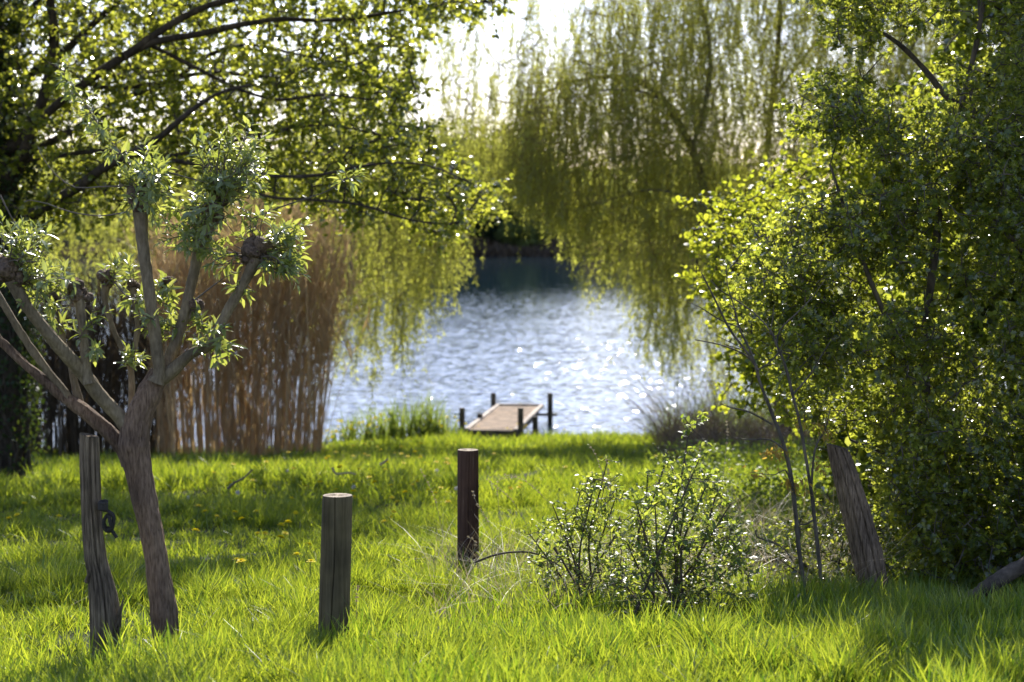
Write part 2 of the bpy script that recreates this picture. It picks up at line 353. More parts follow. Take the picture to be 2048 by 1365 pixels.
# ------------------------------------------------------------------ naming
def tag(o, label=None, cat=None, group=None, kind=None):
    if label: o['label'] = label
    if cat: o['category'] = cat
    if group: o['group'] = group
    if kind: o['kind'] = kind
    return o
def thing(name, loc, label, cat, group=None):
    o = bpy.data.objects.new(name, None); COL.objects.link(o); o.location = tuple(float(c) for c in loc); o.empty_display_size = .2
    return tag(o, label, cat, group)

# ------------------------------------------------------------------ ground and water
def build_ground():
    ys = np.concatenate([np.arange(-25, 5, 1.5), np.arange(5, 44, .25), np.arange(44, 190, 6), np.arange(190, 215, 1.5), np.geomspace(215, 1500, 14)])
    xs0 = np.concatenate([-np.geomspace(900, 16, 18), np.arange(-15, 15, .25), np.geomspace(16, 900, 18)])
    X, Y = np.meshgrid(xs0, ys); Z = gz(X, Y)
    nx = len(xs0); ny = len(ys); i = np.arange(ny - 1)[:, None] * nx; j = np.arange(nx - 1)[None]
    mb = MB(); mb.add(np.stack([X, Y, Z], -1), np.stack([i + j, i + j + 1, i + nx + j + 1, i + nx + j], -1).reshape(-1, 4))
    tag(mb.build('ground', ground_mat(), smooth=True), 'sloping grassy ground running down to the lake', 'ground', kind='structure')
    mb = MB(); mb.add([(-700, 34, 0), (700, 34, 0), (700, 204, 0), (-700, 204, 0)], [[0, 1, 2, 3]])
    tag(mb.build('water', water_mat()), 'blue rippled lake with sun glitter', 'lake', kind='structure')
build_ground()

# ------------------------------------------------------------------ grass
def blades(mb, P, h, wd, r, lean=.35, segs=2, m=0):
    n = len(P); a = r.random(n) * 2 * math.pi; side = np.stack([np.cos(a), np.sin(a), np.zeros(n)], -1)
    b = r.random(n) * 2 * math.pi; ln = lean * (.2 + r.random(n)); dr = np.stack([np.cos(b) * ln, np.sin(b) * ln, np.ones(n)], -1)
    cv = np.stack([np.cos(b), np.sin(b), -.45 * np.ones(n)], -1) * (ln * (.3 + 1.1 * r.random(n)))[:, None]
    lv = np.linspace(0, 1, segs + 1)[:-1]; rows = []
    for s in lv:
        c = P + (dr * s + cv * s * s) * h[:, None]; wv = side * (wd * (1 - .55 * s ** 1.5) * .5)[:, None]; rows += [c - wv, c + wv]
    rows.append(P + (dr + cv) * h[:, None]); k = len(rows); V = np.stack(rows, 1); base = (np.arange(n) * k)[:, None]
    for s in range(segs - 1): mb.add(np.zeros((0, 3)), np.zeros((0, 4)))
    q = [[2 * s, 2 * s + 1, 2 * s + 3, 2 * s + 2] for s in range(segs - 1)]
    off = mb.n; mb.v.append(V.reshape(-1, 3)); mb.n += n * k
    for qq in q: mb.f.setdefault((4, m), []).append(base + np.array(qq)[None] + off)
    mb.f.setdefault((3, m), []).append(base + np.array([[2 * segs - 2, 2 * segs - 1, 2 * segs]]) + off)
def scatter(r, n, y0, y1, margin=1.2, power=0):
    y = y0 + (y1 - y0) * r.random(int(n * 1.0)); k = (.262 * y + margin)
    keep = r.random(len(y)) < k / (.262 * y1 + margin); y = y[keep]; k = k[keep]
    return (r.random(len(y)) * 2 - 1) * k, y
def build_grass():
    r = np.random.default_rng(11); mb = MB()
    for n, y0, y1, hh, ww, sg in ((260000, 6.5, 12, .125, .0062, 3), (250000, 12, 20, .13, .009, 2), (170000, 20, 30, .15, .015, 2), (110000, 30, 39.6, .13, .02, 2)):
        x, y = scatter(r, n, y0, y1)
        cl = vnoise(x, y, .22, 5) * .55 + vnoise(x, y, 1.1, 6) * .45
        k = (y < shore(x) - .1) & (r.random(len(x)) < -.25 + 1.7 * cl); x, y, cl = x[k], y[k], cl[k]
        P = np.stack([x, y, gz(x, y) - .01], -1)
        h = hh * (.22 + 2.4 * cl ** 2.2) * (.55 + .75 * r.random(len(x)))
        blades(mb, P, h, ww * (.7 + .6 * r.random(len(x))), r, .45, sg)
    tag(mb.build('meadow_grass', M['grass']), 'sunlit short meadow grass covering the slope', 'grass', kind='stuff')
    # tall rank grass in the foreground, around the posts and under the hedge
    mb = MB(); x, y = scatter(r, 230000, 6.6, 13.5)
    px = 1024 + x / y * F
    den = np.clip((8.75 + .9 * vnoise(x, y, .9, 8) - y) / .6, .06, 1) + .75 * np.clip((px - 880) / 260, 0, 1) * np.clip((12.6 - y) / 1.4, 0, 1)
    k = r.random(len(x)) < np.clip(den * (.35 + .9 * vnoise(x, y, .28, 9)), 0, 1); x, y = x[k], y[k]
    P = np.stack([x, y, gz(x, y) - .02], -1); h = (.07 + .20 * vnoise(x, y, .33, 10) ** 1.5) * (.45 + .9 * r.random(len(x)))
    blades(mb, P, h, .0085 * (.5 + .9 * r.random(len(x))), r, .3, 4)
    tag(mb.build('tall_grass', M['tall_grass']), 'long bright grass blades along the bottom of the view', 'grass', kind='stuff')
    # dry straw and seed stalks
    mb = MB(); n = 1300; px = 860 + 640 * r.random(n); yy = 10.4 + 3.6 * r.random(n); x = (px - 1024) / F * yy
    P = np.stack([x, yy, gz(x, yy)], -1); blades(mb, P, .18 + .3 * r.random(n), np.full(n, .003), r, .9, 4)
    n = 1200; px = 1330 + 420 * r.random(n); yy = 11 + 5 * r.random(n); x = (px - 1024) / F * yy
    P = np.stack([x, yy, gz(x, yy)], -1); blades(mb, P, .2 + .45 * r.random(n), np.full(n, .004), r, .9, 4)
    n = 900; x, yy = scatter(r, n * 2, 7.5, 30); P = np.stack([x, yy, gz(x, yy)], -1); blades(mb, P, .08 + .12 * r.random(len(x)), np.full(len(x), .004), r, 1.6, 3)
    tag(mb.build('dry_grass', M['straw']), 'pale dry grass stalks tangled behind the brown post', 'dry grass', kind='stuff')
build_grass()

# ------------------------------------------------------------------ young pollard willow
def limb_path(pts, d, dz=None):
    """pts: (px, py, width in px); d: depth or list"""
    d = np.broadcast_to(np.asarray(d, float), (len(pts),))
    P = np.array([W(a, b, dd) for (a, b, _), dd in zip(pts, d)]); R = np.array([wd / 2 / F * dd for (_, _, wd), dd in zip(pts, d)])
    return P, R
def knob(mb, c, rad, seed):
    r = np.random.default_rng(seed)
    for k in range(9):
        o = rdir(r, 1)[0] * rad * .7; rr = rad * (.42 + .3 * r.random())
        ax = rdir(r, 1)[0]; s = np.linspace(-1, 1, 7); P = c + o + ax[None] * (s * rr)[:, None]
        tube(mb, P, rr * np.sqrt(np.maximum(.02, 1 - s * s)), 9, 0, .35, seed * 10 + k)
def shoot(mbw, mbl, a, d, L, r, n, LL=.076, WW=.023, droop=.25):
    s = np.linspace(0, 1, 6)[:, None]; d = unit(d)
    P = a + d * L * s + np.array([0, 0, -droop * L]) * s * s * .6
    tube(mbw, P, np.linspace(.0028, .0012, 6), 5, 0)
    f = (np.arange(n) + .6 + .3 * r.random(n)) / n * 5; f = np.minimum(f, 4.99); i = f.astype(int); q = P[i] + (P[i + 1] - P[i]) * (f - i)[:, None]
    T = unit(P[i + 1] - P[i]); ang = np.arange(n) * 2.4 + r.random() * 6
    X = unit(np.cross(T, np.array([0.1, .2, 1.0]))); Y = np.cross(T, X)
    o = np.cos(ang)[:, None] * X + np.sin(ang)[:, None] * Y
    lf = (f / 5)
    D = unit(o * (1.15 - .8 * lf)[:, None] + T * (.35 + .6 * lf)[:, None] + r.normal(size=(n, 3)) * .18 - np.array([0, 0, .12]))
    N = unit(T * .8 + np.array([0, 0, .8]) + r.normal(size=(n, 3)) * .3)
    sz = (.55 + .55 * r.random(n)) * (1.05 - .35 * lf)
    leaves(mbl, q, D, N, LL * sz, WW * sz * (.8 + .5 * r.random(n)), 'lance')
def build_pollard():
    r = np.random.default_rng(21); D0 = 9.55
    base = W(332, 1310, D0); base[2] = gz(base[0], D0)
    t = thing('pollard_willow', base, 'young pollard willow with knobbly fists and fresh leaf shoots at left', 'tree')
    mb = MB()
    P, R = limb_path([(335, 1345, 70), (333, 1300, 60), (328, 1230, 65), (318, 1160, 56), (308, 1090, 55), (291, 1010, 62), (276, 940, 64), (268, 890, 72), (276, 840, 66), (300, 785, 58), (320, 745, 44)], D0)
    P, R = smooth_path(P, R * .86, .009); tube(mb, P, R, 90, 0, 0, 1, ridge=.012)
    mb.build('trunk', M['willow_bark'], t, True)
    limbs = {
        'a': ([(312, 762, 40), (340, 745, 32), (382, 708, 24), (420, 690, 23), (446, 640, 23), (474, 590, 23), (498, 548, 24), (512, 515, 34)], [D0, D0, D0 - .03, D0 - .06, D0 - .08, D0 - .1, D0 - .12, D0 - .12]),
        'b': ([(318, 760, 40), (335, 725, 27), (364, 645, 25), (388, 545, 25), (402, 485, 27), (424, 440, 36)], D0 + .05),
        'c': ([(312, 765, 40), (318, 740, 27), (306, 645, 27), (293, 545, 27), (284, 475, 27), (280, 425, 34)], D0 - .04),
        'd': ([(275, 872, 50), (240, 835, 34), (200, 792, 34), (165, 745, 34), (115, 690, 30), (60, 622, 27), (22, 560, 32)], [D0, D0, D0 - .05, D0 - .1, D0 - .2, D0 - .3, D0 - .35]),
        'e': ([(178, 768, 26), (174, 745, 22), (168, 680, 20), (160, 615, 22), (156, 590, 30)], D0 - .12),
        'f': ([(262, 850, 22), (263, 810, 15), (262, 740, 15), (246, 702, 12), (225, 655, 12), (211, 605, 13), (212, 572, 20)], D0 + .18),
        'g': ([(260, 735, 14), (271, 690, 12), (274, 640, 12), (268, 595, 14), (267, 575, 20)], D0 + .18),
        'h': ([(262, 925, 46), (243, 893, 34), (205, 852, 34), (158, 815, 32), (128, 795, 24), (92, 765, 22), (45, 725, 20), (0, 682, 20), (-40, 640, 26)], D0 + .1),
        'i': ([(140, 806, 26), (128, 782, 19), (92, 738, 19), (45, 672, 18), (2, 600, 18), (-25, 560, 26)], D0 + .1),
        'j': ([(160, 815, 24), (150, 770, 17), (143, 735, 15), (128, 685, 13), (118, 640, 14), (106, 605, 24)], D0 + .14),
        'k': ([(365, 655, 12), (375, 640, 14), (388, 620, 20)], D0 + .06),
    }
    for nm, (pts, d) in limbs.items():
        mb = MB(); P, R = limb_path(pts, d); P, R = smooth_path(P, R * .88, .012); tube(mb, P, R, 40, 0, 0, ord(nm), ridge=.011 if nm == 'h' else .007, rs=(.02, .05))
        mb.build('branch', M['smooth_bark'] if nm not in 'h' else M['willow_bark'], t, True)
    heads = [(514, 500, D0 - .12, 28), (500, 520, D0 - .12, 20), (428, 425, D0 + .05, 27), (440, 395, D0 + .05, 20), (283, 392, D0 - .04, 30), (270, 410, D0 - .04, 20),
             (12, 540, D0 - .35, 32), (40, 560, D0 - .33, 20), (155, 580, D0 - .12, 24), (170, 592, D0 - .1, 17), (214, 556, D0 + .18, 20), (266, 572, D0 + .18, 15),
             (-45, 630, D0 + .1, 26), (-28, 548, D0 + .1, 24), (104, 600, D0 + .14, 20), (390, 612, D0 + .06, 18), (334, 566, D0 + .2, 14)]
    for k, (a, b, d, s) in enumerate(heads):
        mb = MB(); knob(mb, W(a, b, d), s / F * d * .8, 50 + k)
        mb.build('knob', M['knob'], t)
    mbw = MB(); mbl = MB()
    # leaf shoots: (centre px, py, spread x, spread y, depth, number, upward pull)
    groups = [(290, 345, 52, 42, D0 - .04, 34, .5), (300, 392, 38, 40, D0 - .04, 20, .1), (470, 315, 58, 42, D0 + .05, 46, .6), (455, 370, 52, 45, D0 + .02, 40, .2), (420, 420, 45, 40, D0, 26, 0),
              (540, 480, 52, 45, D0 - .1, 44, .4), (565, 520, 40, 25, D0 - .12, 22, -.1), (400, 470, 45, 35, D0 - .02, 22, .1), (440, 520, 30, 40, D0 - .06, 12, -.2),
              (40, 490, 42, 38, D0 - .33, 34, .7), (75, 545, 40, 28, D0 - .3, 20, .2), (115, 560, 28, 25, D0 - .2, 12, .3), (70, 590, 30, 25, D0 - .1, 8, .3), (100, 620, 22, 16, D0, 6, .3),
              (225, 545, 22, 16, D0 + .16, 6, .9), (255, 535, 14, 12, D0 + .16, 3, .8), (282, 592, 22, 18, D0 + .15, 8, .4), (335, 580, 28, 22, D0 + .18, 12, .4), (340, 640, 26, 22, D0 + .1, 9, .3),
              (415, 650, 30, 20, D0, 9, .3), (440, 690, 26, 16, D0 - .08, 8, -.1), (400, 690, 14, 10, D0 - .06, 4, .4), (262, 715, 18, 12, D0 + .16, 7, .5), (185, 640, 8, 16, D0 - .12, 3, .3), (186, 705, 7, 10, D0 - .1, 3, .2),
              (300, 640, 14, 30, D0 - .02, 4, .3), (130, 650, 10, 14, D0 + .1, 3, .3), (160, 665, 8, 6, D0, 2, .4), (480, 575, 15, 10, D0 - .14, 4, 0)]
    hp = np.array([W(a, b, d) for a, b, d, _ in heads])
    bp = np.concatenate([smooth_path(limb_path(p, d)[0], None, .03) for p, d in limbs.values()] + [hp])
    for (a, b, sx, sy, d, n, up) in groups:
        c0 = W(a, b, d); hd = bp[np.argmin(np.linalg.norm(bp - c0, axis=1))]
        for k in range(n):
            q = W(a + r.normal() * sx * .55, b + r.normal() * sy * .55, d + r.normal() * .09)
            L = .07 + .08 * r.random(); dr = unit(unit(q - hd) * .8 + rdir(r, 1)[0] * .6 + np.array([0, 0, up]))
            st = q - dr * L * .5
            s = np.linspace(0, 1, 5)[:, None]; pb = hd + rdir(r, 1)[0] * .02; tube(mbw, pb + (st - pb) * s + np.array([0, 0, .03]) * (s * (1 - s)) * 2, .0022, 4, 0)
            shoot(mbw, mbl, st, dr, L, r, 7 + int(r.integers(0, 5)))
    # the long arching shoot and the thin whips
    arch = smooth_path([W(288, 365, D0), W(250, 318, D0), W(205, 262, D0 + .02), W(175, 215, D0 + .04), W(140, 165, D0 + .05), W(120, 140, D0 + .05)], None, .03)
    tube(mbw, arch, np.linspace(.005, .002, len(arch)), 6)
    for q in arch[4:]:
        for _ in range(2): shoot(mbw, mbl, q, rdir(r, 1, .5)[0], .05 + .05 * r.random(), r, 6)
    for pts in ([(262, 372), (200, 374), (150, 375), (112, 350), (85, 315), (75, 292)], [(258, 424), (200, 432), (140, 424), (95, 408), (60, 401), (50, 404)], [(505, 520), (560, 470), (440, 440)][:0] or [(500, 440), (560, 415), (620, 395), (660, 380), (700, 352)],
                [(0, 390), (20, 430), (32, 450)], [(335, 345), (400, 362), (430, 368)], [(108, 610), (150, 612), (195, 614)], [(230, 565), (250, 590), (275, 600)], [(390, 600), (450, 555), (482, 545)]):
        P = smooth_path([W(a, b, D0 - .05) for a, b in pts], None, .04); tube(mbw, P, np.linspace(.0045, .0018, len(P)), 6)
    for k in range(5): shoot(mbw, mbl, W(690 + 5 * k, 362 - 2 * k, D0 - .05), rdir(r, 1, .4)[0], .05, r, 6)
    mbw.build('twigs', M['twig_grey'], t); mbl.build('leaves', M['pollard_leaf'], t)
build_pollard()

# ------------------------------------------------------------------ posts
def post_mesh(mb, rows, sides, crack=(), seed=0, rough=.02, top_tilt=0.0, edge=.004):
    """rows: (centre x,y,z, radius). rings are horizontal; cracks are real grooves"""
    g = np.random.default_rng(seed); a = np.linspace(0, 2 * math.pi, sides, endpoint=False); rings = []
    lob = g.random(6) * 6.28
    for (x, y, z, rd) in rows:
        q = 1 + rough * (.6 * np.sin(2 * a + lob[0] + z) + .5 * np.sin(3 * a + lob[1] + 2.3 * z) + .35 * np.sin(7 * a + lob[2] + 1.3 * z) + .3 * np.sin(13 * a + lob[3]))
        q = q + rough * .5 * (vnoise(np.arange(sides) * (1.0 if sides < 240 else .6) + 7, 0 * a + z * 3, 1.6, seed + 5) - .5) + rough * .25 * (g.random(sides) - .5)
        for (ca, dep, wid) in crack:
            dd = np.abs((a - ca - .05 * math.sin(z * 9) + math.pi) % (2 * math.pi) - math.pi); q = q - dep * np.exp(-(dd / wid) ** 2)
        rings.append(np.stack([x + rd * q * np.cos(a), y + rd * q * np.sin(a), z + 0 * a], -1))
    n = len(rings); V = np.array(rings); V[-1, :, 2] += top_tilt * (V[-1, :, 0] - rows[-1][0]); V[-2, :, 2] += top_tilt * (V[-2, :, 0] - rows[-1][0])
    i = np.arange(n - 1)[:, None] * sides; j = np.arange(sides)[None]; k = (j + 1) % sides
    mb.add(V.reshape(-1, 3), np.stack([i + j, i + k, i + sides + k, i + sides + j], -1).reshape(-1, 4), 0)
    return V[-1]
def cap_mesh(mb, ring, m=0, seed=0):
    c = ring.mean(0); g = np.random.default_rng(seed); s = len(ring); V = [ring]
    for f in (.75, .5, .25): V.append(c + (ring - c) * f + np.array([0, 0, 1]) * ((g.random((s, 1)) - .5) * .004))
    V.append(c[None]); V = np.vstack(V); j = np.arange(s); k = (j + 1) % s
    for q in range(3): mb.add(np.zeros((0, 3)), np.zeros((0, 4)))
    off = mb.n; mb.v.append(V); mb.n += len(V)
    for q in range(3): mb.f.setdefault((4, m), []).append(np.stack([q * s + j, q * s + k, (q + 1) * s + k, (q + 1) * s + j], -1) + off)
    mb.f.setdefault((3, m), []).append(np.stack([3 * s + j, 3 * s + k, np.full(s, 4 * s)], -1) + off)
def round_post(px_top, py_top, px_bot, py_bot, wt, wb, name, label, mat, crack, seed, tilt=0, d=None):
    g = G(px_bot, py_bot) if d is None else W(px_bot, py_bot, d); d = g[1]
    top = W(px_top, py_top, d); bot = g.copy(); bot[2] -= .25
    dirv = (top - g); bot = g - dirv * .25
    n = 44; s = np.linspace(0, 1, n); rt = wt / 2 / F * d; rb = wb / 2 / F * d
    rows = [(*(bot + (top - bot) * u), rb + (rt - rb) * u) for u in s]
    rows[-1] = (*top, rt * .965); x, y, z, q = rows[-2]; rows[-2] = (*(top - np.array([0, 0, .006])), rt)
    t = thing(name, g, label, 'post', 'timber posts of the old fence line')
    mb = MB(); ring = post_mesh(mb, rows, 260, crack, seed, .014, tilt); mb.build('shaft', mat, t, True)
    mb = MB(); cap_mesh(mb, ring + np.array([0, 0, .0005]), 0, seed); mb.build('end_grain', M['end_grain'], t)
    return g
round_post(675, 991, 666, 1300, 61, 64, 'round_post', 'thick round grey-green timber post with a long crack, between the willow and the brown post', M['round_wood'], [(-1.62, .16, .035), (-.75, .05, .03), (-2.4, .05, .03)], 3)
round_post(936, 900, 936, 1136, 42, 44, 'round_post', 'dark brown stained round post straight in front of the jetty', M['stain_wood'], [(-1.45, .10, .05), (-.9, .06, .04), (-2.2, .05, .05)], 4)

def shaped_post(prof, d, name, label, mat, seed, crack, rough, extra=None):
    """prof: (py, left px, right px) from top down"""
    prof = [list(p) for p in prof]; ys = np.array([p[0] for p in prof]); l = np.array([p[1] for p in prof]); rr = np.array([p[2] for p in prof])
    n = 70; yy = np.linspace(ys[-1] + 60, ys[0], n); L = np.interp(yy, ys, l); R_ = np.interp(yy, ys, rr); R_[yy > ys[-1]] = rr[-1]
    ext = (yy > ys[-1]); slope = (l[-1] - l[-2]) / (ys[-1] - ys[-2]); L = np.where(ext, l[-1] + slope * (yy - ys[-1]), L); R_ = np.where(ext, rr[-1] + slope * (yy - ys[-1]), R_)
    C = W((L + R_) / 2, yy, d); rad = (R_ - L) / 2 / F * d
    g = W((l[-1] + rr[-1]) / 2, ys[-1], d)
    t = thing(name, g, label, 'post', 'timber posts of the old fence line')
    rows = [(*c, q) for c, q in zip(C, rad)]
    mb = MB(); ring = post_mesh(mb, rows, 220, crack, seed, rough, -.25); mb.build('shaft', mat, t, True)
    mb = MB(); cap_mesh(mb, ring + np.array([0, 0, .0005]), 0, seed); mb.build('end_grain', mat, t)
    return t
WP = shaped_post([(871, 160, 197), (930, 160, 199), (1008, 163, 202), (1070, 166, 206), (1119, 170, 213), (1150, 176, 222), (1190, 179, 234), (1230, 181, 241), (1270, 182, 240), (1330, 183, 232)], 9.25,
            'weathered_post', 'crooked silver-grey weathered post in front of the pollard willow', M['grey_wood'], 7, [(-1.3, .22, .06), (-2.0, .14, .05), (-.7, .12, .07), (-1.65, .08, .03), (-2.6, .1, .08)], .06)
def splinters():
    for (a, b, c, d_) in ((240, 1225, 246, 1200), (236, 1250, 245, 1215), (177, 1150, 174, 1140), (238, 1262, 243, 1232)):
        mb = MB(); P = smooth_path([W(a - 4, b + 14, 9.22), W(a, b, 9.2), W(c, d_, 9.2)], None, .01); tube(mb, P, np.linspace(.012, .003, len(P)), 6, 0, .3, 3); mb.build('splinter', M['grey_wood'], WP)
splinters()
LP = shaped_post([(893, 1653, 1694), (940, 1663, 1712), (1020, 1681, 1739), (1060, 1692, 1750), (1100, 1700, 1763), (1150, 1712, 1772), (1195, 1722, 1782)], 11.35,
            'leaning_post', 'weathered brown post leaning left beneath the hawthorn', M['lean_wood'], 9, [(-1.2, .2, .05), (-1.9, .12, .05), (-.8, .1, .06), (-2.4, .1, .08)], .05)
def build_rope():
    d = 9.2; t = thing('rope', W(207, 1010, d), 'black rope coil with a loose loop hanging from the weathered post', 'rope')
    mb = MB(); a = np.linspace(0, 4 * 2 * math.pi, 90); c = W(207, 1012, d)
    P = np.stack([c[0] + .016 * np.cos(a), c[1] - .01 + .022 * np.sin(a), c[2] + .022 - a / a[-1] * .036], -1); tube(mb, P, .0085, 8); mb.build('coil', M['rope'], t, True)
    mb = MB()
    for dx, k in ((0, 0), (3, .01)):
        P = smooth_path([W(204, 1020, d), W(214, 1022, d - k), W(226, 1030 + dx, d - k), W(227, 1045, d - k), W(223 - dx, 1060, d - k), W(215, 1063 - dx, d + k), W(208 + dx, 1055, d + k), W(208, 1042, d), W(216, 1030, d), W(220, 1040 + dx, d - .02), W(222, 1052, d - .02)], None, .008)
        tube(mb, P, .0085, 8)
    mb.build('loop', M['rope'], t, True)
    mb = MB(); P = smooth_path([W(214, 1055, d), W(224, 1062, d), W(233, 1076, d)], None, .01); tube(mb, P, .0085, 8); mb.build('rope_end', M['rope'], t, True)
build_rope()

# ------------------------------------------------------------------ jetty
def box(mb, c, ax, ay, hx, hy, hz, m=0, bev=.008):
    """box with chamfered long edges, axes ax, ay (unit, horizontal), z up"""
    c = np.asarray(c, float); az = np.cross(ax, ay)
    b = min(bev, hx * .4, hy * .4, hz * .4)
    prof = [(-hx + b, -hz), (hx - b, -hz), (hx, -hz + b), (hx, hz - b), (hx - b, hz), (-hx + b, hz), (-hx, hz - b), (-hx, -hz + b)]
    V = [c + ax * u + az * v + ay * s * hy for s in (-1, 1) for u, v in prof]
    Q = [[k, (k + 1) % 8, 8 + (k + 1) % 8, 8 + k] for k in range(8)]
    mb.add(V, Q, m); mb.add(V, [[7, 6, 5, 4, 3, 2, 1, 0], [8, 9, 10, 11, 12, 13, 14, 15]], m)
def build_jetty():
    ZD = .36
    def at(px, py):
        u = (py - 682.5) / F; dd = (CAMZ - ZD) / (SA + u * CA) * (CA - u * SA); return W(px, py, dd)
    nl, nr, fl, fr = at(931, 860), at(1034, 860), at(996, 811.5), at(1082, 812)
    nc = (nl + nr) / 2; fc = (fl + fr) / 2; ay = unit(fc - nc); ay[2] = 0; ay = unit(ay); ax = np.array([ay[1], -ay[0], 0]); L = np.linalg.norm(fc - nc); wd = np.linalg.norm(nr - nl) / 2
    t = thing('jetty', (*nc[:2], 0), 'small wooden jetty with worn brown boards reaching into the lake', 'jetty')
    r = np.random.default_rng(5)
    n = int(L / .145)
    for k in range(n):
        mb = MB(); c = nc + ay * (.07 + k * L / n); c = np.array([c[0], c[1], ZD - .02 + .003 * r.normal()])
        rot = .006 * r.normal(); axx = unit(ax + ay * rot); box(mb, c, unit(np.cross(axx, [0, 0, 1])) * -1 if False else ay, axx, .064, wd - .05, .013)
        mb.build('board', M['deck'], t)
    for s in (-1, 1):
        mb = MB(); c = (nc + fc) / 2 + ax * s * (wd - .02); c[2] = ZD - .005; box(mb, c, ax, ay, .045, L / 2 + .04, .035); mb.build('edge_beam', M['deck_edge'], t)
        mb = MB(); c = (nc + fc) / 2 + ax * s * (wd - .12); c[2] = ZD - .13; box(mb, c, ax, ay, .05, L / 2, .08); mb.build('bearer', M['pile'], t)
    mb = MB(); c = fc + ay * .02; c[2] = ZD + .0; box(mb, c, ay, ax, .05, wd + .03, .035); mb.build('end_beam', M['deck_edge'], t)
    mb = MB(); c = nc - ay * .03; c[2] = ZD - .09; box(mb, c, ay, ax, .05, wd + .03, .09); mb.build('end_beam', M['pile'], t)
    for (p, top, off) in ((nc + ax * -(wd + .10) + ay * .2, .40, 0), (nc + ax * (wd - .02 + .08) + ay * .12, .42, 0), (fc - ax * (wd + .06) - ay * .1, .28, 0), (fc + ax * (wd + .17) + ay * .0, .28, 0),
                          (nc - ax * (wd - .02) + ay * 1.9, .12, 0), (nc + ax * (wd + .10) + ay * 2.4, .02, 0)):
        mb = MB(); P = np.array([[p[0], p[1], z] for z in (-.9, -.3, 0, ZD, ZD + top - .01, ZD + top)]); tube(mb, P, [.058, .058, .057, .056, .055, .048], 14, 0, .04, 3)
        mb.build('pile', M['pile'], t)
    mb = MB(); a = fc + ax * (wd - .2); b = fc + ax * (wd + .32); a[2] = b[2] = .17; tube(mb, [a, (a + b) / 2, b], .03, 10); mb.build('crossbar', M['pile'], t)
build_jetty()

